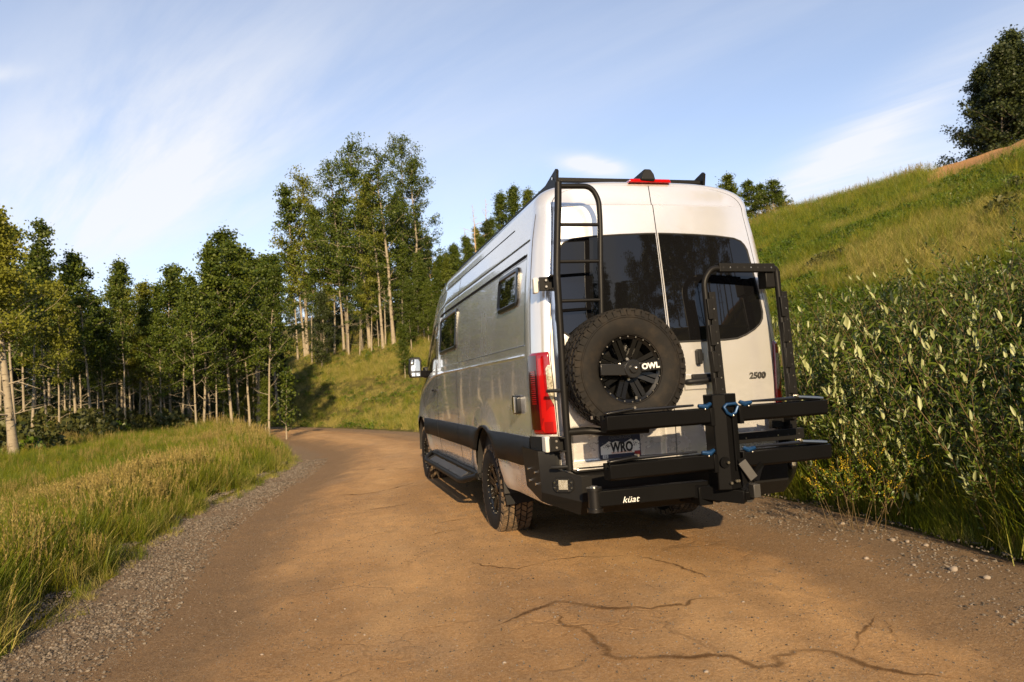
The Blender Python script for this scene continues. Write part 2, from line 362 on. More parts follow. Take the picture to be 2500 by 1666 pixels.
t.set(Base_Color=c, Roughness=.93, Specular_IOR_Level=.18, Normal=t.bump(hgt, 1.0, .026)); M_ROAD = t.m
road = obj('dirt_road', np.stack([RX, RY, RZ], -1).reshape(-1, 3), grid_faces(len(ry), nu), M_ROAD, None, True, 'structure',
           {'ex': ('POINT', ex.ravel()), 'exr': ('POINT', (wid(RY)-ex).ravel())})
def zr(x, y): return road_z(x, y)+ROAD_DZ
def ground_px(px, py):
    d = pix_ray(px, py); s = -CAM[2]/d[2]
    for _ in range(4):
        x, y = CAM[0]+d[0]*s, CAM[1]+d[1]*s; s = (float(zr(x, y))-CAM[2])/d[2]
    return CAM[0]+d[0]*s, CAM[1]+d[1]*s
# cracks that open in the old asphalt, read off where they run on the road
def crack_mat(name, col, k):
    t = NT(name); e = t.attr('e'); f = t.math('SUBTRACT', 1.0, e); f = t.math('ADD', f, t.math('MULTIPLY', t.math('SUBTRACT', t.noise(26, 5, .7), .5), 1.5)); a = t.math('MULTIPLY', t.mapr(f, .30, .95, 0, k), t.mapr(t.noise(1.4, 3, .6), .34, .56, .35, 1))
    t.set(Base_Color=t.mix(t.noise(30, 4), tuple(x*.6 for x in col)+(1,), tuple(x*1.3 for x in col)+(1,)), Roughness=.95, Specular_IOR_Level=.1, Alpha=a); return t.m
M_CRACK = crack_mat('crack_fill', (.105, .052, .019), .66)
M_CRACKD = crack_mat('crack_open', (.016, .011, .008), 1.0)
def crack(pts, w, mat, seed):
    r = np.random.default_rng(seed); g = [ground_px(*p) for p in pts]; P = []
    for a, b in zip(g[:-1], g[1:]):
        n = max(3, int(math.dist(a, b)/.035))
        for k in range(n): P.append((a[0]+(b[0]-a[0])*k/n, a[1]+(b[1]-a[1])*k/n))
    P.append(g[-1]); P = np.array(P); n = len(P)
    jit = np.cumsum(r.normal(0, .013, (n, 2)), 0); jit -= np.linspace(0, 1, n)[:, None]*jit[-1]; P = P+jit
    tdir = np.gradient(P, axis=0); tdir /= np.linalg.norm(tdir, axis=1)[:, None]+1e-9; nn = np.stack([-tdir[:, 1], tdir[:, 0]], 1)
    ww = (1.0 if mat is M_CRACKD else 2.6)*w*(.25+1.3*fbm(np.arange(n)*.23, np.zeros(n)+seed*3.1, 1, 3, seed))*np.clip(np.minimum(np.arange(n), n-1-np.arange(n))/6, .12, 1)
    A = P+nn*ww[:, None]; B = P-nn*ww[:, None]
    V = np.concatenate([np.c_[X_, zr(X_[:, 0], X_[:, 1])+.004] for X_ in (A, P, B)]); i = np.arange(n-1)
    o = obj('crack', V, np.concatenate([np.stack([i+k*n, i+k*n+n, i+k*n+n+1, i+k*n+1], 1) for k in (0, 1)]), mat, road, attrs={'e': ('POINT', np.r_[np.ones(n), np.zeros(n), np.ones(n)])})
    return o
q = 1.0625
CR = [([(1245, 1292), (1300, 1290), (1370, 1286), (1455, 1276)], .014, M_CRACKD), ([(1285, 1300), (1320, 1299), (1335, 1291)], .010, M_CRACKD),
      ([(1075, 1292), (1100, 1298), (1150, 1303), (1200, 1306), (1250, 1293)], .010, M_CRACK), ([(1455, 1277), (1510, 1290), (1560, 1300), (1625, 1330)], .010, M_CRACK),
      ([(1128, 1442), (1170, 1420), (1215, 1398), (1255, 1386), (1320, 1398), (1400, 1402), (1480, 1405), (1560, 1395), (1610, 1380), (1660, 1372)], .019, M_CRACK),
      ([(1285, 1412), (1290, 1435), (1330, 1448), (1370, 1475), (1400, 1510), (1440, 1530), (1500, 1525), (1560, 1515), (1640, 1505), (1700, 1508), (1745, 1528), (1800, 1528), (1820, 1500), (1900, 1492), (1965, 1498), (2010, 1520), (2090, 1538), (2200, 1560)], .018, M_CRACK),
      ([(1965, 1498), (1975, 1470), (1968, 1452), (1990, 1430), (2010, 1415)], .007, M_CRACK), ([(2010, 1415), (2050, 1440), (2060, 1480), (2090, 1520)], .004, M_CRACK),
      
      ([(770, 1140), (830, 1138), (880, 1128), (950, 1110)], .016, M_CRACK), ([(695, 1072), (730, 1069), (765, 1063)], .02, M_CRACK), ([(860, 1080), (920, 1078), (960, 1074)], .016, M_CRACK),
      ([(985, 1235), (1020, 1222), (1075, 1215)], .016, M_CRACK), ([(830, 1175), (900, 1165), (960, 1155)], .014, M_CRACK), ([(1000, 1205), (1050, 1196), (1090, 1190)], .014, M_CRACK)]
for k, (p, w, m) in enumerate(CR): crack([(a*q, b*q) for a, b in p], w, m, 30+k)
# ------------------------------------------------------------------ van materials
t = NT('silver_paint'); fl = t.noise(900, 2, .5)
sz_ = t.node('ShaderNodeSeparateXYZ'); t.l.new(t.coord(), sz_.inputs[0])
grime = t.math('MULTIPLY', t.mapr(sz_.outputs[2], .45, 1.5, 1, .06), t.mapr(t.noise(3.2, 7, .68, t.mapping(t.coord(), (1, .5, 1.6))), .34, .78)); film = t.math('MULTIPLY', grime, .36)
t.set(Base_Color=t.mix(film, t.mix(fl, (.66, .655, .645, 1), (.78, .77, .755, 1)), (.30, .20, .11, 1)), Metallic=t.math('SUBTRACT', .66, film), Roughness=.34, Coat_Weight=1.0, Coat_IOR=1.5)
dust = t.math('ADD', t.mapr(t.noise(1.3, 5, .6), .35, .75, .20, .29), t.math('MULTIPLY', film, .5)); t.set(Roughness=dust, Coat_Roughness=t.math('ADD', .02, t.math('MULTIPLY', film, .25))); M_PAINT = t.m
M_SEAM = simple('panel_gap', (.012, .012, .012), .8)
M_PLAST = simple('black_plastic', (.008, .0085, .0095), .55, bump=(420, .25, .002), var=.25, varscale=3, Specular_IOR_Level=.18)
M_POWDER = simple('black_powder_coat', (.0065, .0062, .006), .45, bump=(700, .35, .0012), var=.2, varscale=5, Specular_IOR_Level=.16)
M_SATIN = simple('black_satin_metal', (.006, .006, .0065), .30, var=.2)
M_TRAYM = simple('black_anodised', (.004, .004, .0042), .42, var=.25, varscale=4, Specular_IOR_Level=.05)
t = NT('tyre_rubber'); r1 = t.noise(7, 5, .7); t.set(Base_Color=t.mix(t.mapr(r1, .42, .75), (.0055, .0048, .0042, 1), (.018, .0135, .009, 1)), Roughness=.78, Specular_IOR_Level=.25, Normal=t.bump(t.noise(160, 3), .2, .003)); M_RUBBER = t.m
t = NT('dusty_tread'); r1 = t.noise(9, 5, .7); t.set(Base_Color=t.mix(t.mapr(r1, .30, .62), (.028, .023, .018, 1), (.15, .098, .052, 1)), Roughness=.92); M_TREADD = t.m
M_RIM = simple('gloss_black_rim', (.004, .004, .004), .24, Specular_IOR_Level=.3)
M_CHROME = simple('chrome', (.72, .70, .67), .16, 1.0)
M_STEEL = simple('bright_steel', (.62, .58, .52), .28, 1.0, var=.2)
M_GALV = simple('white_hinge', (.50, .485, .455), .35)
M_UNDER = simple('underbody', (.012, .011, .010), .8)
M_BLUE = simple('blue_anodised', (.003, .032, .095), .4, .4)
M_BLUEW = simple('blue_grey_pad', (.05, .07, .11), .45)
M_DUSTSIL = simple('black_dusty', (.03, .028, .025), .5, var=.4)
M_WHITE = simple('white_print', (.58, .58, .56), .5)
M_BLACKP = simple('black_print', (.01, .01, .012), .5)
t = NT('tinted_glass'); P_ = t.coord()
wv_ = t.node('ShaderNodeTexWave', wave_type='BANDS', bands_direction='Z', wave_profile='SIN'); wv_.inputs['Scale'].default_value = 10.5; t.l.new(P_, wv_.inputs['Vector'])
ln = t.math('MULTIPLY', t.mapr(wv_.outputs['Fac'], .965, .995), t.math('MULTIPLY', t.attr('heat'), .55))
t.set(Base_Color=t.mix(ln, (.004, .004, .0045, 1), (.055, .030, .016, 1)), Roughness=.02, IOR=1.48, Normal=t.bump(t.noise(1.6, 2, .4), .04, .05)); M_GLASS = t.m
M_MIRROR = simple('mirror_glass', (.85, .85, .86), .03, 1.0)
t = NT('red_lens'); t.set(Base_Color=(.20, .0025, .004, 1), Roughness=.10, Coat_Weight=1, Coat_Roughness=.02, Subsurface_Weight=.0, Normal=t.bump(t.vor(90), .12, .004)); M_RED = t.m
M_REDL = simple('bright_red_lens', (.33, .003, .004), .12, Coat_Weight=1.0)
M_REDD = simple('dark_red_lens', (.030, .001, .0015), .10, Coat_Weight=1.0)
t = NT('clear_lens'); t.set(Base_Color=t.mix(t.vor(70), (.75, .70, .55, 1), (.22, .18, .10, 1)), Metallic=.55, Roughness=.14, Coat_Weight=1.0); M_CLEAR = t.m
t = NT('led_reflector'); t.set(Base_Color=t.mix(t.mapr(t.vor(160), .1, .6), (.95, .93, .85, 1), (.45, .42, .35, 1)), Metallic=.6, Roughness=.2, Coat_Weight=1.0); M_LED = t.m
M_ORANGE = simple('orange_print', (.55, .12, .02), .5); M_NAVY = simple('plate_navy', (.012, .018, .045), .4); M_PLATEW = simple('plate_white', (.74, .72, .66), .4, var=.08)
M_STICK = simple('red_sticker', (.28, .02, .02), .5)
# ------------------------------------------------------------------ van form
YW1, YW2, WR = 1.72, 6.045, .415                              # axles, tyre radius
_pz = np.array([.48, .51, .58, .75, .95, 1.2, 1.5, 1.8, 1.97, 2.26, 2.40, 2.594])
_px = np.array([.945, .962, .978, .995, 1.003, 1.008, 1.005, .990, .978, .945, .925, .885])
_m = np.gradient(_px, _pz)
def X0(z):
    z = np.clip(np.asarray(z, float), .48, 2.594); i = np.clip(np.searchsorted(_pz, z)-1, 0, len(_pz)-2)
    h = _pz[i+1]-_pz[i]; s = (z-_pz[i])/h
    return (2*s**3-3*s**2+1)*_px[i]+(s**3-2*s**2+s)*h*_m[i]+(-2*s**3+3*s**2)*_px[i+1]+(s**3-s**2)*h*_m[i+1]
def press(y, z):
    """outward relief of the pressed side panels, metres"""
    y = np.asarray(y, float); z = np.asarray(z, float)
    d = -.014*sstep(z, 1.630, 1.642)*(1-sstep(z, 2.298, 2.312))*sstep(y, .27, .30)*(1-sstep(y, 4.30, 4.33))
    d = d+.007*np.clip(1-np.abs(z-1.556)/.016, 0, 1)*sstep(y, .28, .33)*(1-sstep(y, 5.9, 6.0))
    d = d-.007*np.clip(1-np.abs(z-2.405)/.009, 0, 1)*(1-sstep(y, 5.0, 5.2))
    d = d-.010*sstep(z, 2.590, 2.600)*sstep(y, .9, 1.3)*0
    for yw in (YW1, YW2):
        r = np.hypot((y-yw)*.92, (z-.42)); d = d+.022*(1-sstep(r, .56, .80))
    return d
_ty = [0, 3.9, 4.4, 4.8, 5.2, 5.55, 6.1, 6.6, 6.75, 7.02, 7.08]; _tz = [2.845, 2.845, 2.82, 2.76, 2.64, 2.46, 2.10, 1.66, 1.52, 1.28, 1.12]
def warp_cab(x, y, z):
    zt = np.interp(y, _ty, _tz); k = (zt-.95)/(2.845-.95); zz = np.where(z > .95, .95+(z-.95)*k, z)
    nar = np.interp(y, [0, 4.0, 5.2, 6.3, 7.1], [0, 0, .05, .10, .14]); x = x*(1-nar*np.clip((z-.95)/1.9, 0, 1))
    return x*np.interp(y, [0, 6.4, 6.85, 7.08], [1, 1, .94, .80]), zz
def side(y, z, off=0.0, s=-1):
    y = np.asarray(y, float); z = np.asarray(z, float); x = X0(z)+press(y, z)+off
    x, zz = warp_cab(x, y, z); return np.stack(np.broadcast_arrays(s*x, y, zz), -1)
def zbot(y):
    z = np.full_like(np.asarray(y, float), .485)
    for yw in (YW1, YW2):
        u = (y-yw)/.535; z = np.maximum(z, np.where(np.abs(u) < 1, .43+.555*np.sqrt(np.clip(1-u*u, 0, 1)), 0))
    return z
# rear face
_rz = [.70, .80, 1.0, 1.4, 1.69, 2.05, 2.41, 2.63, 2.79, 2.85]; _ry = [-.028, -.034, -.045, -.050, -.044, -.014, .024, .052, .10, .135]
def YR(x, z):
    x = np.asarray(x, float); z = np.asarray(z, float)
    y = np.interp(z, _rz, _ry)+.055*(np.abs(x)/.88)**2.6
    y = y+.016*sstep(z, 2.628, 2.640)*(1-sstep(np.abs(x), .60, .74))*(1-sstep(z, 2.64, 2.80))
    rec = sstep(x, -.80, -.765)*(1-sstep(x, -.11, -.075))*(1-sstep(z, .995, 1.03))*sstep(z, .765, .785)
    return y+.030*rec
_gz = [.70, .97, 1.3, 1.54, 1.70, 1.87, 2.15, 2.57]; _gx = [.872, .880, .892, .903, .890, .872, .838, .790]
def XG(z):
    z = np.asarray(z, float); a = np.interp(z, _gz, _gx); u = np.clip((z-2.57)/.225, 0, 1)
    return np.where(z > 2.57, .79*(1-u**3.4)**(1/3.4), a)
def corner(z, tt, off=0.0, s=-1):
    """rear corner pillar: tt 0 at the door gap, 1 at the flat side"""
    z = np.asarray(z, float); tt = np.asarray(tt, float); xs = X0(z)+off; xd = XG(z); yd = YR(xd, np.minimum(z, 2.7))-off
    a = tt*math.pi/2; x = xd+(xs-xd)*np.sin(a); y = yd+(.24-yd)*(1-np.cos(a))
    return np.stack(np.broadcast_arrays(s*x, y, z), -1)
van = empty('camper_van')
tag(van, 'silver high-roof camper van with rear ladder and spare wheel parked on the dirt road', 'van')
# ---- body shell
zs = np.unique(np.concatenate([np.linspace(1.0, 2.594, 44), [1.528, 1.54, 1.548, 1.556, 1.564, 1.572, 1.625, 1.632, 1.64, 1.648, 2.29, 2.298, 2.305, 2.312, 2.32, 2.392, 2.398, 2.405, 2.412, 2.418]]))
th = np.linspace(0, math.pi/2, 22)[1:]; arc = np.stack([.885*np.cos(th)**(2/3.4), 2.594+.251*np.sin(th)**(2/3.4)], 1)
ys = np.unique(np.concatenate([np.linspace(.24, 7.08, 120), np.linspace(1.16, 2.28, 44), np.linspace(5.49, 6.6, 40), [.265, .272, .279, .286, .293, .30, 4.295, 4.302, 4.309, 4.316, 4.323, 4.33]]))
low = np.linspace(0, 1, 16)[:-1]
rows = []
def ring_at(y):
    zb = float(zbot(np.array([y]))[0]); zl = zb+(1.0-zb)*low; z = np.concatenate([zl, zs])
    Ls = side(np.full_like(z, y), z, 0, -1); ax, az = warp_cab(arc[:, 0], np.full(len(arc), y), arc[:, 1])
    A = np.stack([-ax, np.full_like(ax, y), az], 1); B = A[:-1][::-1]*[-1, 1, 1]; Rr = Ls[::-1]*[-1, 1, 1]
    return np.concatenate([Ls, A, B, Rr])
zc0 = np.concatenate([.485+(1.0-.485)*low, zs])
for tt in np.linspace(0, .94, 11):
    Ls = corner(zc0, tt); k = math.sin(tt*math.pi/2); ky = 1-math.cos(tt*math.pi/2)
    dx = .79*np.cos(th)**(2/3.4); dz = 2.57+.225*np.sin(th)**(2/3.4); zL = np.where(zc0 > 1.6, zc0-(zc0-1.6)/(2.594-1.6)*.024*(1-k), zc0)
    Ls[:, 0] = -(XG(np.minimum(zL, 2.57))+(X0(zc0)-XG(np.minimum(zL, 2.57)))*k); Ls[:, 2] = zL
    yd = YR(dx, dz); A = np.stack([-(dx+(arc[:, 0]-dx)*k), yd+(.24-yd)*ky, dz+(arc[:, 1]-dz)*k], 1)
    rows.append(np.concatenate([Ls, A, A[:-1][::-1]*[-1, 1, 1], Ls[::-1]*[-1, 1, 1]]))
for y in ys: rows.append(ring_at(y))
V = np.array(rows); nr, nc = V.shape[:2]
F = [tuple(f) for f in grid_faces(nr, nc)]+[tuple((nr-1)*nc+i for i in range(nc))]
body = obj('body', V.reshape(-1, 3), F, M_PAINT, van); auto_smooth(body, 28)
MB().box((0, 3.6, .72), (1.86, 6.6, .36)).box((0, 3.5, .44), (.9, 6.3, .2)).box((-.4, 3.0, .42), (.5, 1.6, .22)).cyl((-.8, YW1, .40), (.8, YW1, .40), .055).cyl((-.8, YW2, .40), (.8, YW2, .40), .05) \
    .sphere((.1, YW1, .40), .17).cyl((.45, .2, .42), (.45, 2.6, .42), .07).cyl((.62, .05, .40), (.62, .9, .42), .045).box((0, .35, .47), (1.5, .5, .12)).build('underbody', M_UNDER, body)
def patch(name, fn, a, b, na, nb, mat, parent, **k):
    A, B = np.meshgrid(np.linspace(*a, na), np.linspace(*b, nb), indexing='ij'); P = fn(A, B)
    return obj(name, P.reshape(-1, 3), grid_faces(na, nb), mat, parent, True, **k)
def strip(name, pts, mat, parent):                                # pts: (n,2,3)
    n = len(pts); P = np.asarray(pts); V = np.concatenate([P[:, 0], P[:, 1]]); i = np.arange(n-1)
    return obj(name, V, np.stack([i, i+1, i+n+1, i+n], 1), mat, parent, True)
def vseam(y0, z0, z1, w=.005, s=-1, slope=0.0, name='panel_gap', mat=None):
    z = np.linspace(z0, z1, 60); y = y0+slope*(z-1.5)
    return strip(name, np.stack([side(y-w, z, .0015, s), side(y+w, z, .0015, s)], 1), mat or M_SEAM, body)
def hseam(z0, y0, y1, w=.004, s=-1, name='panel_gap', mat=None, off=.0015):
    y = np.linspace(y0, y1, 80)
    return strip(name, np.stack([side(y, np.full(80, z0-w), off, s), side(y, np.full(80, z0+w), off, s)], 1), mat or M_SEAM, body)
for s in (-1, 1):
    z = np.linspace(.99, 2.59, 60); tt = np.full(60, .78)
    strip('panel_gap', np.stack([corner(z, tt-.012, .0015, s), corner(z, tt+.012, .0015, s)], 1), M_SEAM, body)
    vseam(3.05, .52, 2.59, .006, s); vseam(4.47, .52, 2.30, .008, s); hseam(2.4045, .26, 4.9, .004, s, off=.004); hseam(2.595, .75, 4.9, .005, s)
    hseam(1.634, .30, 2.95, .004, s); hseam(2.300, .31, 4.31, .010, s, off=.0085); vseam(5.80, .96, 1.62, .006, s)  # the upper wide strip paints the deep shade under the recess's top edge
    # black cladding along the flanks
    for y0, y1 in ((.25, 2.95+.095), (3.056, 4.462), (4.478, 5.62)):
        y = np.linspace(y0, y1, 90); zb = np.maximum(zbot(y)-.012, .733+.03*sstep(-y, -.6, -.2)); P = []
        for zt_, o_ in ((1e-3, -.006), (0, .018), (.5, .021), (1, .017), (1, -.004)):
            P.append(side(y, zb+(np.maximum(.957, zb+.022)-zb)*zt_, o_, s))
        P = np.array(P); obj('side_cladding', P.reshape(-1, 3), grid_faces(5, 90), M_PLAST, body, True)
    zz_ = np.linspace(.74, .972, 12); patch('corner_cladding', lambda A, B: corner(A, B, .016, s), (.70, .972), (.03, .99), 10, 14, M_PLAST, body)
    # wheel-arch liner
    for yw in (YW1, YW2):
        a = np.linspace(0, math.pi, 24); P = []
        for xx in (.995, .70): P.append(np.stack([np.full(24, s*xx), yw+.528*np.cos(a), .43+.55*np.sin(a)], 1))
        obj('arch_liner', np.concatenate(P), grid_faces(2, 24), M_UNDER, body, True)
        P = [np.stack([np.full(24, s*.70), yw+.528*np.cos(a), .43+.55*np.sin(a)], 1), np.stack([np.full(24, s*.70), yw+.01*np.cos(a), .43+.01*np.sin(a)], 1)]
        obj('arch_liner', np.concatenate(P), grid_faces(2, 24), M_UNDER, body, True)
# ---- side windows in rounded black frames
def rrect(y0, y1, z0, z1, r, n=7):
    out = []
    for cx, cz, a0 in ((y1-r, z1-r, 0), (y0+r, z1-r, 90), (y0+r, z0+r, 180), (y1-r, z0+r, 270)):
        for k in range(n): a = math.radians(a0+90*k/(n-1)); out.append((cx+r*math.cos(a), cz+r*math.sin(a)))
    return np.array(out)
def side_window(y0, y1, z0, z1, r=.06):
    o = rrect(y0, y1, z0, z1, r); i1 = rrect(y0+.028, y1-.028, z0+.028, z1-.028, r*.75); i2 = rrect(y0+.040, y1-.040, z0+.040, z1-.040, r*.7)
    P = np.stack([side(o[:, 0], o[:, 1], .0), side(o[:, 0], o[:, 1], .016), side(i1[:, 0], i1[:, 1], .024), side(i2[:, 0], i2[:, 1], .012)]); n = len(o)
    w = obj('side_window', P.reshape(-1, 3), grid_faces(4, n, True), M_SATIN, body); auto_smooth(w, 50)
    V = np.concatenate([P[3], [side((y0+y1)/2, (z0+z1)/2, .014)]]); obj('pane', V, [(k, (k+1) % n, n) for k in range(n)], M_GLASS, w, True)
side_window(.50, 1.14, 1.955, 2.262); side_window(3.10, 4.26, 1.80, 2.258, .05)
# driver's window, windscreen
for s in (-1, 1): patch('cab_window', lambda A, B: side(A, 1.66+(np.interp(A, [4.56, 5.0, 6.0, 6.4], [2.28, 2.32, 2.40, 2.30])-1.66)*B, .004, s), (4.56, 6.42), (0, 1), 24, 10, M_GLASS, body)
def wsf(A, B):
    x, z = warp_cab(B*.80, A, 2.845-.05*np.abs(B)**3); return np.stack([x, A+.0*x, z+.012], -1)
patch('windscreen', wsf, (5.58, 6.62), (-1, 1), 14, 16, M_GLASS, body)
# cab mirror
for s in (-1, 1):
    m = MB().prism(fillet([(-1.035, 1.55, 0), (-1.205, 1.55, 0), (-1.225, 1.60, 0), (-1.205, 1.83, 0), (-1.17, 1.845, 0), (-1.05, 1.845, 0), (-1.025, 1.80, 0), (-1.035, 1.55, 0)], .02, 3) and [(-1.04*s*-1, 1.55), (-1.20*s*-1, 1.55), (-1.225*s*-1, 1.62), (-1.205*s*-1, 1.82), (-1.17*s*-1, 1.845), (-1.06*s*-1, 1.845), (-1.03*s*-1, 1.80)], 5.60, 5.74)
    m.bar((s*.93, 5.72, 1.60), (s*1.08, 5.67, 1.60), .07, .10).box((s*.955, 5.80, 1.62), (.05, .20, .16)); mo = m.build('wing_mirror', M_SATIN, van, bevel=.012)
    MB().prism([(s*1.062, 1.645), (s*1.185, 1.645), (s*1.192, 1.67), (s*1.180, 1.80), (s*1.158, 1.816), (s*1.082, 1.816), (s*1.060, 1.78)], 5.588, 5.596).build('glass', M_MIRROR, mo, smooth=False)
    MB().prism([(s*1.068, 1.572), (s*1.18, 1.572), (s*1.185, 1.622), (s*1.064, 1.622)], 5.588, 5.596).build('wide_angle_glass', M_MIRROR, mo, smooth=False)
# door handle, mirror triangle, side lock box
hm = MB(); hm.box(side(4.62, 1.36, .02), (.035, .16, .03)); hm.build('door_handle', M_PLAST, body, bevel=.008)
patch('quarter_trim', lambda A, B: side(4.46+.06*B+.10*(1-A)*B, 1.56+A*.16, .006), (0, 1), (0, 1), 6, 4, M_GALV, body)
o = rrect(.455, .60, 1.125, 1.265, .025)
P = np.stack([side(o[:, 0], o[:, 1], 0), side(o[:, 0], o[:, 1], .03), side(.53+(o[:, 0]-.53)*.78, 1.195+(o[:, 1]-1.195)*.78, .036)])
lk = obj('side_port', np.concatenate([P.reshape(-1, 3)]), [tuple(f) for f in grid_faces(3, len(o), True)]+[tuple(range(2*len(o), 3*len(o)))], M_SATIN, body); auto_smooth(lk)
MB().bar(side(.50, 1.135, .038), side(.50, 1.255, .038), .022, .02).build('chrome_trim', M_CHROME, lk)
# ---- rear doors
for s, nm in ((-1, 'rear_door'), (1, 'rear_door')):
    zrow = np.unique(np.concatenate([np.linspace(.742, 2.57, 90), 2.57+.2235*np.sin(np.linspace(0, math.pi/2, 26)), [2.626, 2.63, 2.635, 2.64, 2.645, .765, .77, .775, .78, .785, .99, 1.0, 1.01, 1.02, 1.03]]))
    u = np.unique(np.concatenate([np.linspace(0, 1, 50), np.linspace(.86, .93, 8), np.linspace(.09, .14, 6)])); x0 = .0035; P = []
    for z in zrow:
        xe = max(float(XG(z))-.006, x0+.002); x = x0+(xe-x0)*u; P.append(np.stack([s*x, YR(s*x, z), np.full_like(x, z)], 1))
    P = np.array(P); edge = P.copy(); door = obj(nm, P.reshape(-1, 3), grid_faces(*P.shape[:2]), M_PAINT, van); auto_smooth(door, 25)
    sb = P[::3, ::4].copy(); sb[:, :, 1] += .014; sb[:, -1, 0] += s*.03; sb[:, 0, 0] -= s*.006; obj('door_gap_shade', sb.reshape(-1, 3), grid_faces(*sb.shape[:2]), M_SEAM, door)  # black sheet behind the door, stands in for the shade in its gaps
    # window: outline by rows
    wp = np.array([(1.587, .47), (1.594, .575), (1.62, .66), (1.66, .745), (1.70, .800), (1.74, .828), (1.79, .838), (1.9, .828), (2.1, .800), (2.28, .773), (2.32, .752), (2.35, .722), (2.372, .66), (2.388, .50), (2.398, .30), (2.404, .12), (2.406, .03)])
    zr_ = np.unique(np.concatenate([np.linspace(1.587, 2.406, 60), wp[:, 0]])); uu = np.linspace(0, 1, 30); P = []
    for z in zr_:
        xe = np.interp(z, wp[:, 0], wp[:, 1]); xi = .012; x = xi+(xe-xi)*uu; P.append(np.stack([s*x, YR(s*x, z)-.0045, np.full_like(x, z)], 1))
    P = np.array(P); wnd = obj('rear_window', P.reshape(-1, 3), grid_faces(*P.shape[:2]), M_GLASS, door, True, attrs={'heat': ('POINT', np.ones(P.shape[0]*P.shape[1])*1.0)})
    oxz = [(s*np.interp(z, wp[:, 0], wp[:, 1]), z) for z in zr_]+[(s*x, 1.587-.0) for x in ()]
    bd = [(s*.012, 1.587)]+[(s*x, 1.587) for x in np.linspace(.05, .47, 8)]+oxz[1:]+[(s*.012, 2.406)]
    MB().tube([(x, float(YR(x, z))-.003, z) for x, z in bd], .007, 6, caps=False).build('window_seal', M_SEAM, door)
# tail lamps on the corner pillars
for s in (-1, 1):
    def tl(A, B, a0=.05, a1=.80, o_=.014): return corner(A, a0+(a1-a0)*B, o_, s)
    lamp = patch('tail_lamp', lambda A, B: tl(A, B, .02-.0*A, .80, .020*np.clip(np.minimum(np.minimum(A-.983, 1.565-A)/.02, np.minimum(B, 1-B)/.06), 0, 1)**.5-.002), (.983, 1.565), (0, 1), 40, 24, M_RED, body)
    patch('reflex_strip', lambda A, B: tl(A, B, .56, .70, .0235), (1.20, 1.44), (0, 1), 14, 6, M_REDD, lamp)
    patch('outer_lens', lambda A, B: tl(A, B, .50, .79, .0215), (1.02, 1.545), (0, 1), 14, 6, M_REDD, lamp)
    for k in range(16): patch('reflex_rib', lambda A, B: tl(A, B, .56, .70, .0265), (1.20+k*.015, 1.207+k*.015), (0, 1), 2, 4, M_RED, lamp)
    patch('light_band', lambda A, B: tl(A, B, .30+.0*A, .44, .0225), (1.10, 1.52), (0, 1), 24, 6, M_REDL, lamp)
    def clr(A, B):
        w0 = .04; w1 = np.interp(A, [1.19, 1.24, 1.28, 1.45, 1.47], [.06, .16, .22, .22, .14]); return corner(A, w0+(w1-w0)*B, .0245, s)
    cl = patch('reversing_lens', clr, (1.19, 1.47), (0, 1), 24, 8, M_CLEAR, lamp)
    def low_(A, B):
        w1 = np.interp(A, [1.0, 1.03, 1.15, 1.20], [.40, .48, .30, .10]); return corner(A, .05+(w1-.05)*B, .0235, s)
    patch('stop_lens', low_, (1.00, 1.18), (0, 1), 16, 8, M_REDL, lamp)
    patch('indicator_lens', lambda A, B: corner(A, .14+.24*B, .027, s), (1.005, 1.075), (0, 1), 6, 6, M_RED, lamp)
# high brake lamp and camera pod
MB().prism([(-.165, 2.812), (.185, 2.812), (.172, 2.838), (-.152, 2.838)], .075, .17).build('high_brake_lamp', M_REDL, van, bevel=.005)
pod = MB(); pp = [(-.125, .20, 2.80), (-.065, .05, 2.835), (-.05, .04, 2.885), (-.02, .05, 2.915), (.03, .07, 2.90), (.042, .06, 2.845), (.03, .045, 2.815)]
pod.add([(-.10, .36, 2.83), (.04, .36, 2.83), (.02, .30, 2.88), (-.06, .30, 2.88), (-.075, .055, 2.825), (.042, .05, 2.82), (.045, .06, 2.875), (.015, .07, 2.915), (-.035, .07, 2.915), (-.07, .06, 2.87)],
        [(4, 5, 6, 7, 8, 9), (0, 1, 5, 4), (1, 2, 7, 6, 5), (2, 3, 8, 7), (3, 0, 4, 9, 8), (0, 3, 2, 1)]); pod.build('camera_pod', M_PLAST, van, bevel=.012)
# roof skin channel and rack
rk = MB()
for s in (-1, 1):
    rk.prism([(.36, 2.865), (.40, 2.84), (4.3, 2.86), (4.5, 2.88), (4.3, 2.935), (.62, 2.935), (.355, 2.99), (.335, 2.97)], s*.625, s*.645, 'x')
rk_o = rk.build('roof_rack', M_POWDER, van, smooth=False)
for y in (.40, 1.3, 2.2, 3.1, 4.0): MB().box((0, y, 2.915), (1.24, .045, .034)).build('crossbar', M_POWDER, rk_o, bevel=.006)
for s in (-1, 1):
    for y in (.55, 1.7, 2.9, 4.1): MB().box((s*.66, y, 2.845), (.05, .10, .05)).build('mounting_foot', M_POWDER, rk_o)
    for y in (.43,): MB().cyl((s*.648, y, 2.935), (s*.652, y, 2.935), .012, 10).build('bolt', M_CHROME, rk_o)
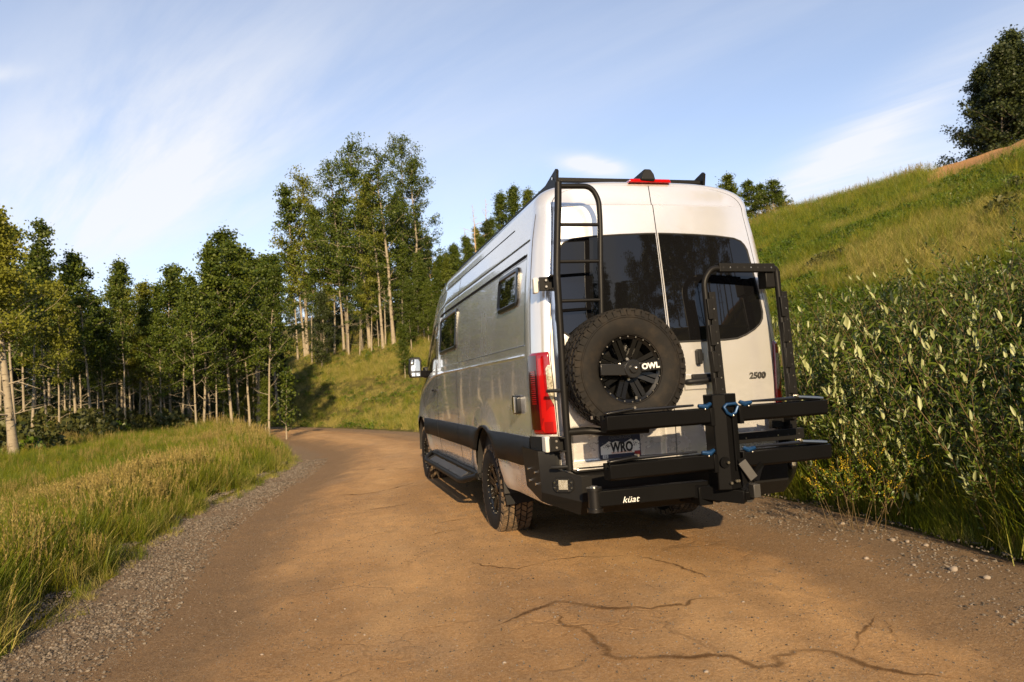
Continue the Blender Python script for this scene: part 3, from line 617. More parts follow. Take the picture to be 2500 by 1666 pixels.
# ---- wheels
def tread_blocks(R, n=46):
    mb = MB()
    for k in range(n):
        for row, (w, bw, bl, ph) in enumerate(((-.108, .040, .042, 0), (-.055, .042, .046, .5), (0, .040, .040, .2), (.055, .042, .046, .7), (.108, .040, .042, .3))):
            a = 2*math.pi*(k+ph)/n; a2 = a+bl/R; sk = .10*(-1)**row/ R*.12
            def pt(r, ww, ang): return (ww, r*math.sin(ang), r*math.cos(ang))
            dr = -.010 if abs(w) > .1 else 0
            V = [pt(r, w+sx*bw/2, aa+sk*sx) for r in (R-.016+dr*.3, R-(.0 if abs(w) < .1 else .004)) for sx, aa in ((-1, a), (1, a), (1, a2), (-1, a2))]
            mb.add(V, [(0, 1, 5, 4), (1, 2, 6, 5), (2, 3, 7, 6), (3, 0, 4, 7), (4, 5, 6, 7)])
        for sx in (-1, 1):                                       # shoulder lugs on the sidewall
            a = 2*math.pi*(k+(.1 if k % 2 else 0))/n; a2 = a+(.040 if k % 2 else .030)/R
            V = [(sx*w, r*math.sin(aa), r*math.cos(aa)) for r, w in ((R-.012, .129), (R-.012, .137), (R-.052, .141), (R-.052, .132)) for aa in (a, a2)]
            mb.add(V, [(0, 1, 3, 2), (2, 3, 5, 4), (4, 5, 7, 6), (0, 2, 4, 6), (1, 7, 5, 3)])
    return mb
def make_wheel(R):
    w = MB(); c = (0, 0, 0); ax = (1, 0, 0)
    w.lathe([(.222, .10), (.236, .125), (.236, .112), (.205, .095), (.198, .06), (.195, -.11), (.225, -.125)], c, ax, 48)
    for k in range(8):                                          # paired spokes
        for dd in (-.10, .10):
            a = 2*math.pi*(k+.5)/8; p = lambda r, da, xx: (xx, r*math.sin(a)+da*math.cos(a), r*math.cos(a)-da*math.sin(a))
            w.bar(p(.070, dd*.17, .070), p(.206, dd*.20, .092), .030, .026, (1, 0, 0))
    w.lathe([(.001, .060), (.085, .060), (.092, .052), (.092, -.02), (.001, -.02)], c, ax, 32)
    w.lathe([(.196, -.01), (.15, -.005), (.001, -.005)], c, ax, 32)
    w.lathe([(.001, .092), (.040, .092), (.048, .084), (.050, .058)], c, ax, 24)
    wo_ = w.build('wheel', M_RIM)
    ty = MB(); ty.lathe([(.228, .118), (.245, .128), (.29, .139), (.335, .141), (.372, .134), (R-.022, .124), (R-.014, .105), (R-.012, 0), (R-.014, -.105), (R-.022, -.124), (.372, -.134), (.335, -.141), (.29, -.139), (.245, -.128), (.228, -.118)], c, ax, 72)
    ty.lathe([(.345, .139), (.350, .1435), (.356, .1425), (.36, .137)], c, ax, 72)
    ty.build('tyre', M_RUBBER, wo_, deg=40); tread_blocks(R).build('tread', M_TREADD, wo_, smooth=False)
    rv = MB()
    for k in range(24): a = 2*math.pi*k/24; rv.cyl((.116, .2195*math.sin(a), .2195*math.cos(a)), (.122, .2195*math.sin(a), .2195*math.cos(a)), .0050, 8)
    rv.build('rim_bolts', simple('dull_bolt', (.20, .19, .17), .4, 1.0), wo_, kind='stuff')
    for k in range(6): a = 2*math.pi*k/6; MB().cyl((.058, .068*math.sin(a), .068*math.cos(a)), (.085, .068*math.sin(a), .068*math.cos(a)), .011, 6).build('wheel_nut', M_STEEL, wo_)
    return wo_
w0 = make_wheel(WR)
ws = [w0]+[copy_tree(w0) for _ in range(4)]
for w, (x, y, flip) in zip(ws[:4], ((-.845, YW1, 1), (-.845, YW2, 1), (.845, YW1, 0), (.845, YW2, 0))):
    w.parent = van; w.location = (x, y, WR-.012); w.rotation_euler = (0, 0, math.pi if flip else 0)
    ang = RNG.uniform(0, 6); w.rotation_euler = (ang, 0, math.pi if flip else 0) if False else w.rotation_euler
# spare wheel on the left door
SPX, SPY, SPZ = -.455, -.21, 1.405
sw = ws[4]; sw.parent = van; sw.name = 'spare_wheel'; sw.location = (SPX, SPY, SPZ); sw.rotation_euler = (0, 0, -math.pi/2)
for ch in sw.children:
    if ch.name.startswith('tread'):
        ch.data = ch.data.copy(); ch.data.materials[0] = M_RUBBER
# ---- mud flaps, side steps
for s in (-1, 1):
    MB().prism([(s*.72, .335), (s*.965, .325), (s*.99, .50), (s*.985, .74), (s*.72, .74)], 1.245, 1.262).build('mud_flap', M_PLAST, van)
    st = MB(); st.tube(fillet([(s*1.00, 2.25, .47), (s*1.12, 2.50, .405), (s*1.12, 5.1, .405), (s*1.00, 5.3, .47)], .12), .030, 12); so_ = st.build('side_step', M_POWDER, van)
    MB().tube([(s*.97, 2.2, .475), (s*.97, 5.35, .475)], .026, 10).build('inner_rail', M_POWDER, so_)
    for y in (2.6, 3.4, 4.2, 5.0): MB().bar((s*.92, y, .49), (s*1.12, y, .405), .05, .02).build('bracket', M_POWDER, so_)
    MB().box((s*1.05, 3.75, .44), (.09, 2.2, .014), (0, s*.5, 0)).build('tread_plate', M_DUSTSIL, so_)
# ---- rear bumper (plate steel), seen as wings, bevels and a centre face
bm = MB(); Vb = []; 
def bumper_side(s):
    v = [(1.032, .42, .885), (1.032, .02, .878), (1.018, .05, .53), (1.028, .36, .60), (.93, -.03, .868), (.925, -.05, .755), (1.03, .005, .755), (1.028, -.0, .60),
         (.80, -.185, .705), (.80, -.185, .535), (.985, -.0, .515), (.80, -.12, .44), (.0, -.185, .705), (.0, -.185, .535), (.0, -.12, .44), (.80, .05, .725), (.0, .05, .725), (.93, .08, .755),
         (.93, .22, .868), (.96, .42, .885)]
    f = [(0, 1, 6, 7, 2, 3), (1, 4, 5, 6), (6, 5, 8, 9, 7), (7, 9, 11, 10, 2), (8, 12, 13, 9), (9, 13, 14, 11), (8, 15, 16, 12), (5, 17, 15, 8), (1, 0, 19, 18, 4), (4, 18, 17, 5)]
    if s > 0: f = [tuple(reversed(q_)) for q_ in f]
    return [(s*-1*-1*x*1, y, z) if False else (s*x, y, z) for x, y, z in v], f
for s in (-1, 1):
    v, f = bumper_side(s); bm.add(v, f)
bo = bm.build('rear_bumper', M_POWDER, van, deg=20)
for s in (-1, 1):
    for yy, zz in ((.26, .735), (.10, .725), (.24, .655), (.09, .645)): MB().cyl((s*1.025, yy, zz), (s*1.042, yy, zz), .010, 8).build('bolt', M_CHROME, bo)
    # pod light in the bevelled corner
    c0 = Vector((s*.90, -.105, .652)); nrm = Vector((s*.62, -.78, 0)).normalized(); rt = Vector((-nrm.y, nrm.x, 0))*s*-1; rt = Vector((0, 0, 1)).cross(nrm)
    def lp(u, v, d=0): return c0+rt*u+Vector((0, 0, v))+nrm*d
    fl_ = MB(); ring = [(-.072, .025), (-.05, .05), (.05, .05), (.072, .025), (.072, -.025), (.05, -.05), (-.05, -.05), (-.072, -.025)]
    fl_.add([lp(u, v, .0) for u, v in ring]+[lp(u, v, .014) for u, v in ring], [tuple(range(8, 16)), tuple(range(7, -1, -1))]+[(i, (i+1) % 8, (i+1) % 8+8, i+8) for i in range(8)])
    pl = fl_.build('pod_light', M_SATIN, bo, smooth=False)
    MB().add([lp(u, v, .018) for u, v in ((-.031, -.031), (.031, -.031), (.031, .031), (-.031, .031))]+[lp(u, v, .01) for u, v in ((-.035, -.035), (.035, -.035), (.035, .035), (-.035, .035))], [(0, 1, 2, 3), (0, 4, 5, 1), (1, 5, 6, 2), (2, 6, 7, 3), (3, 7, 4, 0)]).build('lamp_lens', M_LED, pl, smooth=False)
    for u, v, r_ in ((-.060, .017, .006), (-.060, -.020, .006), (.060, .017, .006), (.060, -.020, .006), (-.040, .034, .004), (.040, .034, .004), (-.040, -.038, .004), (.040, -.038, .004), (-.041, 0, .0035), (.041, 0, .0035)):
        MB().cyl(lp(u, v, .012), lp(u, v, .019), r_, 8).build('bolt', M_CHROME, pl)
MB().tube(smooth_path([(-.86, -.06, .752), (-.80, -.085, .744), (-.70, -.095, .738), (0, -.098, .736), (.70, -.095, .738), (.80, -.085, .744), (.86, -.06, .752)], 8), .010, 8).build('sill_strip', M_STEEL, bo)
MB().box((0, -.05, .728), (1.62, .09, .008)).build('step_pad', M_PLAST, bo)
MB().box((0, -.20, .50), (.12, .34, .075)).build('hitch_receiver', M_POWDER, bo)
# ---- text
def text(body_, size, pos, mat, parent, ext=.002, rx=math.pi/2, align='CENTER', sx=1.0, shear=0.0, name='lettering', rz=0.0, bold=0.0):
    cu = bpy.data.curves.new(name, 'FONT'); cu.body = body_; cu.size = size; cu.extrude = ext; cu.align_x = align; cu.align_y = 'CENTER'; cu.shear = shear; cu.offset = bold; cu.resolution_u = 3
    tmp = bpy.data.objects.new('tmp', cu); COL.objects.link(tmp); dg = bpy.context.evaluated_depsgraph_get(); me = bpy.data.meshes.new_from_object(tmp.evaluated_get(dg)); bpy.data.objects.remove(tmp)
    o = bpy.data.objects.new(name, me); COL.objects.link(o); me.materials.clear(); me.materials.append(mat); o.parent = parent
    o.location = pos; o.rotation_euler = (rx, 0, rz); o.scale = (sx, 1, 1); return o
# ---- plate
plx, plz = -.428, .868; ply = float(YR(plx, plz))-.012
lp_o = MB().prism(rrect(plx-.158, plx+.158, plz-.082, plz+.082, .012, 4).tolist(), ply, ply+.008).build('licence_plate', M_NAVY, van, smooth=False)
mt = [(-.150, -.052), (.150, -.052), (.150, .022), (.125, .040), (.105, .030), (.085, .046), (.06, .034), (.03, .022), (.0, .030), (-.03, .038), (-.06, .028), (-.085, .040), (-.11, .024), (-.135, .012), (-.150, .004)]
MB().prism([(plx+a, plz+b) for a, b in mt], ply-.0022, ply-.0002).build('plate_field', M_PLATEW, lp_o, smooth=False)
r_ = np.random.default_rng(3); sk = MB()
for k in range(90):
    cx = plx+(-.095 if k % 2 else .10)+r_.normal(0, .022); cz = plz+.008+r_.normal(0, .012)
    if cz > plz+.03: continue
    sk.box((cx, ply-.0030, cz), (r_.uniform(.002, .007), .0012, r_.uniform(.002, .006)), (0, r_.uniform(0, 3), 0))
sk.build('mountain_print', simple('plate_print', (.10, .10, .10), .6), lp_o, smooth=False)
text('COLORADO', .030, (plx, ply-.003, plz+.061), simple('faded_print', (.12, .13, .15), .5), lp_o, .0006)
text('WRO', .095, (plx+.012, ply-.0032, plz-.010), M_BLACKP, lp_o, .001, sx=.72, bold=.004)
text('SKI COUNTRY U.S.A.', .0175, (plx+.01, ply-.0032, plz-.044), M_ORANGE, lp_o, .0006)
MB().box((plx-.118, ply-.0035, plz-.066), (.040, .002, .026)).build('month_sticker', M_WHITE, lp_o, smooth=False); text('12', .026, (plx-.118, ply-.0052, plz-.066), M_BLACKP, lp_o, .0006)
MB().box((plx+.128, ply-.0035, plz-.058), (.042, .002, .034)).build('year_sticker', M_STICK, lp_o, smooth=False)
# badge and handle
d_r = [o for o in van.children if o.name.startswith('rear_door')][1]; d_l = [o for o in van.children if o.name.startswith('rear_door')][0]
bdg = text('2500', .064, (.728, float(YR(.728, 1.305))-.004, 1.305), M_SEAM, d_r, .002, sx=1.15, shear=.12, bold=.0030, rz=.05, name='model_badge_shadow')  # black letters set behind the chrome ones as their painted shadow edges
fc = text('2500', .064, (0, 0, .005), M_STEEL, bdg, .002, rx=0, sx=1.0, shear=.12, bold=-.0004, name='badge_face')
hd = MB(); hd.box((.235, float(YR(.2, 1.29))-.010, 1.29), (.29, .012, .115)); hdo = hd.build('handle_recess', M_PAINT, d_r, bevel=.03)
MB().tube(smooth_path([(.10, -.062, 1.290), (.12, -.085, 1.292), (.22, -.095, 1.296), (.34, -.08, 1.30)], 5), [.012]+[.020]*14+[.012], 10).build('door_handle', M_PLAST, d_r)
MB().box((.235, -.072, 1.322), (.18, .03, .045)).build('handle_lock', M_PLAST, d_r, bevel=.008)
MB().box((.215, -.075, 1.47), (.035, .05, .11)).box((.235, -.06, 1.47), (.05, .02, .06)).build('door_latch', M_PLAST, d_r, bevel=.008)
# ---- ladder, hinges, spare carrier
ld = MB(); LP_ = smooth_path([(-.800, -.115, 2.735), (-.815, -.125, 2.58), (-.830, -.13, 2.44), (-.870, -.165, 2.11), (-.876, -.175, 2.0), (-.874, -.165, 1.60), (-.870, -.15, 1.14), (-.862, -.14, .75)], 6)
ld.tube(LP_, .0255, 14); ladder = ld.build('ladder', M_POWDER, van); ladder['label'] = 'black tube ladder with curved top on the left rear door'
RP_ = fillet([(-.80, -.115, 2.712), (-.56, -.115, 2.715), (-.506, -.12, 2.62), (-.512, -.13, 2.44), (-.550, -.165, 2.10), (-.556, -.17, 2.0), (-.572, -.17, 1.70)], .15, 8)
MB().tube(RP_, .0195, 12).build('rail', M_POWDER, ladder)
for z, xa, xb, y in ((2.435, -.83, -.512, -.13), (2.170, -.862, -.542, -.158), (1.896, -.876, -.560, -.172)): MB().cyl((xa, y, z), (xb, y, z), .0125, 10).build('rung', M_POWDER, ladder)
MB().tube(fillet([(-.868, -.145, 1.005), (-.70, -.145, 1.005), (-.60, -.19, .985), (-.30, -.21, .985)], .06), .026, 12).build('carrier_bar', M_POWDER, ladder)
MB().bar((-.875, -.165, 1.52), (-.70, -.17, 1.50), .03, .03).box((-.455, -.12, 1.405), (.24, .10, .24)).bar((-.88, -.15, 1.42), (-.30, -.10, 1.42), .05, .09).build('carrier_plate', M_POWDER, ladder)
for z in (1.29, .775): MB().tube([(-.86, -.15, z), (-.945, -.13, z+.0), (-.98, -.105, z)], [.014, .012, .012], 8).build('rubber_bumper', M_PLAST, ladder)
for zc_ in (2.03, .925):
    hg = MB().prism([(-.995, zc_-.055), (-.965, zc_-.055), (-.955, zc_-.04), (-.955, zc_+.04), (-.965, zc_+.055), (-.995, zc_+.055)], -.055 if zc_ < 1.5 else -.02, .03).build('hinge', M_GALV, van, bevel=.008)
    MB().box((-.915, -.085 if zc_ < 1.5 else -.075, zc_), (.115, .022, .095)).box((-.885, -.115, zc_-.045), (.06, .09, .012)).box((-.885, -.115, zc_+.045), (.06, .09, .012)).build('hinge_plate', M_POWDER, hg, bevel=.003)
    for dz in (-.022, .022): MB().cyl((-.932, -.095, zc_+dz), (-.932, -.105, zc_+dz), .008, 8).build('bolt', M_STEEL, hg)
    hg = MB().box((.965, .0, zc_), (.05, .08, .11)).build('hinge', M_GALV, van, bevel=.008)
    MB().box((.90, -.07, zc_), (.10, .05, .12)).build('hinge_plate', M_POWDER, hg, bevel=.004)
# spare clamp bar with its maker's mark
cb = MB(); cb.box((SPX-.10, SPY-.155, SPZ-.002), (.26, .022, .075), (0, .05, 0)).box((SPX+.125, SPY-.165, SPZ+.012), (.155, .014, .062), (0, -.06, 0)).cyl((SPX, SPY-.08, SPZ), (SPX, SPY-.172, SPZ), .062, 24).cyl((SPX, SPY-.16, SPZ), (SPX, SPY-.185, SPZ), .03, 16)
cbo = cb.build('clamp_bar', M_SATIN, sw, bevel=.003); cbo.matrix_parent_inverse = (Matrix.Translation(sw.location) @ Euler(sw.rotation_euler).to_matrix().to_4x4()).inverted()
mk = text('OWL', .052, (SPX+.125, SPY-.1735, SPZ+.012), M_WHITE, sw, .001, sx=1.05, bold=.0022, name='maker_mark'); mk.rotation_euler = (math.pi/2, -.06, 0); mk.matrix_parent_inverse = cbo.matrix_parent_inverse
bl_ = MB().sphere((SPX+.012, SPY-.187, SPZ+.004), .012, 6).build('clamp_bolt', M_STEEL, sw); bl_.matrix_parent_inverse = cbo.matrix_parent_inverse
wt = MB().box((SPX-.30, SPY-.125, SPZ-.305), (.012, .01, .022)).box((SPX+.03, SPY-.115, SPZ-.195), (.014, .01, .02)).build('wheel_weight', M_STEEL, sw); wt.matrix_parent_inverse = cbo.matrix_parent_inverse
# ---- right door hoop carrier with slotted plates
HY = -.165
hp = MB().tube(fillet([(.285, HY, .90), (.262, HY, 1.55), (.250, HY, 2.02), (.32, HY, 2.105), (.40, HY, 2.105)], .10, 8), .022, 12).tube(fillet([(.78, HY, 2.105), (.862, HY, 2.10), (.868, HY, 1.9), (.885, HY, 1.0)], .03, 4), .022, 12)
hoop = hp.build('carrier_hoop', M_POWDER, van); hoop['label'] = 'black hoop-shaped carrier frame on the right rear door'
def slot_plate(a, b, w, h, name, n):
    m = MB().bar(a, b, w, h, (0, 1, 0)); po = m.build(name, M_POWDER, hoop, smooth=False, bevel=.002)
    for k in range(n):
        p = Vector(a).lerp(Vector(b), (k+.5)/n); MB().cyl(p+Vector((0, -h/2-.001, 0)), p+Vector((0, -h/2+.002, 0)), .006, 8).build('slot_hole', M_STEEL if k % 3 == 1 else M_SEAM, po)
slot_plate((.375, HY, 2.108), (.835, HY, 2.100), .062, .05, 'slotted_plate', 8)
slot_plate((.300, HY-.004, 1.93), (.325, HY-.004, 1.10), .050, .03, 'slotted_plate', 10)
slot_plate((.905, HY-.004, 1.92), (.925, HY-.004, 1.08), .046, .03, 'slotted_plate', 10)
slot_plate((.33, HY-.02, .865), (.95, HY-.02, .865), .075, .05, 'slotted_plate', 7)
for k in range(5):
    z = 1.88-k*.19; MB().bar((.262+.004*k, HY-.012, z), (.268+.004*k, HY-.012, z-.15), .040, .050, (0, 1, 0)).build('clip', M_POWDER, hoop, bevel=.004)
    MB().bar((.872+.003*k, HY-.012, z), (.876+.003*k, HY-.012, z-.15), .036, .050, (0, 1, 0)).build('clip', M_POWDER, hoop, bevel=.004)
MB().box((.82, HY+.05, 2.02), (.10, .10, .13)).build('standoff', M_POWDER, hoop, bevel=.006)
MB().box((.80, -.09, .965), (.085, .05, .11)).box((.90, -.12, .93), (.06, .09, .20)).build('carrier_foot', M_POWDER, hoop, bevel=.006)
# ------------------------------------------------------------------ bike rack on the hitch, folded up
rack = empty('bike_rack', (0, -.5, .5)); tag(rack, 'black folded hitch bike rack with two trays and blue levers', 'bike rack')
def rb(mb, name, mat, parent=None, **k):
    o = mb.build(name, mat, parent or rack, **k); o.matrix_parent_inverse = Matrix.Translation(rack.location).inverted() if (parent is None) else Matrix.Identity(4); return o
TY = -.60
mast = rb(MB().prism([(-.055, -.655), (.02, -.685), (.115, -.66), (.14, -.62), (.14, -.50), (-.03, -.50)], .60, 1.205, 'z'), 'mast', M_TRAYM, bevel=.006)
rb(MB().bar((.065, -.682, .72), (.065, -.682, 1.10), .010, .016, (0, 1, 0)), 'mast_rib', M_TRAYM, mast)
for zc_ in (1.070, .775):
    for x0, x1 in ((-.785, -.05), (.135, .812)):
        sgn = -1 if x0 < 0 else 1
        tr = rb(MB().prism([(TY-.055, zc_-.036), (TY-.035, zc_-.05), (TY+.05, zc_-.05), (TY+.06, zc_+.05), (TY+.03, zc_+.052), (TY+.02, zc_+.02), (TY-.02, zc_+.02), (TY-.035, zc_+.050), (TY-.06, zc_+.048)], x0, x1, 'x'), 'tray', M_TRAYM, bevel=.004)
        xo, xi = (x0, x1) if sgn < 0 else (x1, x0)
        rb(MB().tube([(xo+.02*-sgn, TY-.0, zc_+.058), (xo-.16*sgn, TY-.01, zc_+.072), (xi+.12*sgn, TY-.02, zc_+.075)], [.016, .014, .007], 8), 'strap_rod', M_SATIN, tr)
        rb(MB().bar((xo-.01*sgn, TY-.01, zc_+.062), (xo-.20*sgn, TY-.01, zc_+.082), .05, .014), 'wheel_strap', M_BLUEW if sgn > 0 else M_SATIN, tr, bevel=.004)
        rb(MB().cyl((xo-.205*sgn, TY-.03, zc_+.088), (xo-.205*sgn, TY+.01, zc_+.088), .009, 8), 'rivet', M_STEEL, tr)
        rb(MB().tube([(xi+.012*sgn, TY-.045, zc_+.080), (xi+.045*sgn, TY-.05, zc_+.062), (xi+.10*sgn, TY-.045, zc_+.070)], [.012, .018, .012], 8), 'blue_lever', M_BLUE, tr)
        rb(MB().sphere((xi+.065*sgn, TY-.068, zc_+.048), .007, 5), 'screw', M_STEEL, tr)
        rb(MB().box((xi+.012*sgn, TY, zc_-.005), (.03, .13, .115)), 'tray_socket', M_TRAYM, tr, bevel=.004)
hz_ = [(.0, 1.125), (.02, 1.140), (.085, 1.142), (.10, 1.125), (.08, 1.085), (.05, 1.070), (.022, 1.085)]
rb(MB().tube([(a+.0, -.70, b) for a, b in hz_+hz_[:2]], .010, 8), 'blue_handle', M_BLUE, mast)
rb(MB().sphere((.055, -.712, 1.068), .008, 5), 'screw', M_STEEL, mast)
arm = rb(MB().bar((-.78, -.40, .588), (-.02, -.44, .588), .075, .10), 'swing_arm', M_TRAYM, bevel=.006)
rb(MB().cyl((-.80, -.40, .515), (-.80, -.40, .652), .042, 20).cyl((-.80, -.40, .505), (-.80, -.40, .528), .052, 20).cyl((-.80, -.40, .640), (-.80, -.40, .660), .052, 20), 'pivot', M_SATIN, arm)
rb(MB().cyl((-.80, -.40, .66), (-.80, -.40, .667), .026, 16), 'pivot_cap', M_STEEL, arm)
tx = text('küat', .056, (-.575, -.4535, .568), M_WHITE, rack, .001, sx=1.15, shear=.3, bold=.0, name='maker_mark', rz=-.05); tx.matrix_parent_inverse = Matrix.Translation(rack.location).inverted()
base = rb(MB().bar((-.10, -.43, .575), (.13, -.66, .545), .09, .085).bar((.0, -.50, .535), (.0, -.16, .50), .06, .06).box((-.06, -.44, .545), (.10, .12, .12)).bar((.13, -.66, .545), (.22, -.52, .60), .05, .06), 'base_arm', M_TRAYM, bevel=.005)
rb(MB().bar((.085, -.715, .775), (.150, -.735, .665), .058, .012, (0, 1, 0)), 'foot_pedal', M_DUSTSIL, base, bevel=.002)
rb(MB().add([(.07, -.70, .79), (.125, -.70, .80), (.16, -.70, .66), (.21, -.70, .64), (.28, -.66, .735), (.10, -.70, .62)], [(0, 1, 2, 5), (2, 3, 4)]).bar((.16, -.70, .655), (.285, -.64, .745), .012, .05), 'pedal_bracket', M_TRAYM, base, smooth=False)
rb(MB().box((.185, -.68, .58), (.05, .06, .085)), 'lock_housing', M_DUSTSIL, base, bevel=.004)
for x, z in ((.0, .775), (.012, .645), (.05, .655), (.065, .655)): rb(MB().cyl((x, -.69, z), (x, -.705, z), .009, 8), 'bolt', M_STEEL, base)
rb(MB().cyl((-.01, -.675, .775), (-.01, -.684, .775), .035, 20), 'pivot_plate', M_TRAYM, mast)
# ------------------------------------------------------------------ foliage materials
def foliage(name, c1, c2, transl=.35, rough=.5, spec=.25, objvar=.35, c3=None):
    t = NT(name); v = t.attr('v'); oi = t.node('ShaderNodeObjectInfo').outputs['Random']
    c = t.mix(v, (*c1, 1), (*c2, 1))
    if c3: c = t.mix(t.mapr(oi, .55, 1.1), c, t.mix(v, tuple(x*.7 for x in c3)+(1,), (*c3, 1)))
    k = t.math('ADD', 1-objvar/2, t.math('MULTIPLY', oi, objvar)); hs = t.node('ShaderNodeHueSaturation'); t.l.new(c, hs.inputs['Color']); t.l.new(k, hs.inputs['Value']); c = hs.outputs[0]
    t.set(Base_Color=c, Roughness=rough, Specular_IOR_Level=spec)
    tr = t.node('ShaderNodeBsdfTranslucent'); t.l.new(t.mix(.5, c, t.mix(1.0, c, (1.0, .95, .35, 1), 'MULTIPLY')), tr.inputs[0]); ms = t.node('ShaderNodeMixShader'); ms.inputs[0].default_value = transl
    t.l.new(t.b.outputs[0], ms.inputs[1]); t.l.new(tr.outputs[0], ms.inputs[2]); t.l.new(ms.outputs[0], t.out.inputs['Surface']); return t.m
M_ASPEN = foliage('aspen_leaves', (.024, .048, .006), (.115, .142, .015), .32, c3=(.165, .170, .018))
M_DENSE = foliage('dark_leaves', (.022, .034, .010), (.060, .075, .018), .25)
M_GRASS = foliage('green_grass', (.050, .090, .006), (.185, .215, .014), .40, .45, c3=(.27, .235, .020))
M_GOLD = foliage('golden_grass', (.15, .125, .035), (.33, .245, .080), .30, .6)
M_STRAW = foliage('straw_grass', (.21, .19, .045), (.38, .32, .095), .30, .6)
M_FORB = foliage('leafy_herb', (.030, .066, .005), (.115, .160, .013), .32, .4, .3)
M_WILLOW = foliage('willow_leaves', (.020, .042, .004), (.105, .140, .015), .28, .42, .35, .2)
M_WLEAF = foliage('willow_pale_sunlit_leaf', (.20, .225, .085), (.30, .315, .14), .18, .45, .4, .3)  # silvery outer leaves, with sunlight put into their paler colour
M_YEL = foliage('yellow_flower', (.60, .40, .01), (.80, .58, .02), .3, .6)
M_UNDER_V = foliage('undergrowth_leaves', (.025, .034, .008), (.085, .085, .020), .25)
t = NT('aspen_bark'); P_ = t.coord(); st = t.noise(2.2, 5, .65, t.mapping(P_, (1.2, 1.2, 9))); kn = t.vor(1.7, vec=t.mapping(P_, (1, 1, 2.6)))
c = t.mix(t.noise(3, 4, .6), (.16, .13, .09, 1), (.34, .295, .215, 1)); c = t.mix(t.mapr(st, .58, .66), c, (.10, .08, .055, 1)); c = t.mix(t.mapr(kn, .10, .16, 1, 0), c, (.03, .025, .02, 1))
t.set(Base_Color=c, Roughness=.85, Specular_IOR_Level=.15, Normal=t.bump(st, .5, .02)); M_BARK = t.m
t = NT('grey_bark'); st = t.noise(4, 5, .65, t.mapping(t.coord(), (2, 2, 6))); t.set(Base_Color=t.mix(st, (.07, .055, .04, 1), (.24, .20, .145, 1)), Roughness=.9, Normal=t.bump(st, .6, .03)); M_BARKD = t.m
M_DEAD = simple('dead_wood', (.36, .26, .16), .85, var=.3, varscale=8)
M_TWIG = simple('willow_stem', (.10, .065, .022), .7, var=.3)
# ------------------------------------------------------------------ generators
def leaf_quads(C, size, rng, asp=.75, up=.0):
    n = len(C); a = rng.normal(size=(n, 3)); a[:, 2] -= up; a /= np.linalg.norm(a, axis=1)[:, None]; b = rng.normal(size=(n, 3)); b -= a*(a*b).sum(1)[:, None]; b /= np.linalg.norm(b, axis=1)[:, None]
    s = (size*rng.uniform(.7, 1.3, n))[:, None]; V = np.stack([C-a*s*.5, C+b*s*.5*asp, C+a*s*.5, C-b*s*.5*asp], 1).reshape(-1, 3)
    return V, np.arange(4*n).reshape(n, 4)
def tubes(paths, radii, nseg=6):
    Vs = []; Fs = []; b = 0
    for P, r in zip(paths, radii):
        P = np.asarray(P, float); m = len(P); T = np.gradient(P, axis=0); T /= np.linalg.norm(T, axis=1)[:, None]+1e-9
        u = np.cross(T, [.31, .95, .05]); u /= np.linalg.norm(u, axis=1)[:, None]+1e-9; w = np.cross(T, u); a = np.linspace(0, 2*math.pi, nseg, endpoint=False)
        V = P[:, None]+(u[:, None]*np.cos(a)[None, :, None]+w[:, None]*np.sin(a)[None, :, None])*np.asarray(r)[:, None, None]
        Vs.append(V.reshape(-1, 3)); Fs.append(grid_faces(m, nseg, True)+b); b += m*nseg
    return np.concatenate(Vs), np.concatenate(Fs)
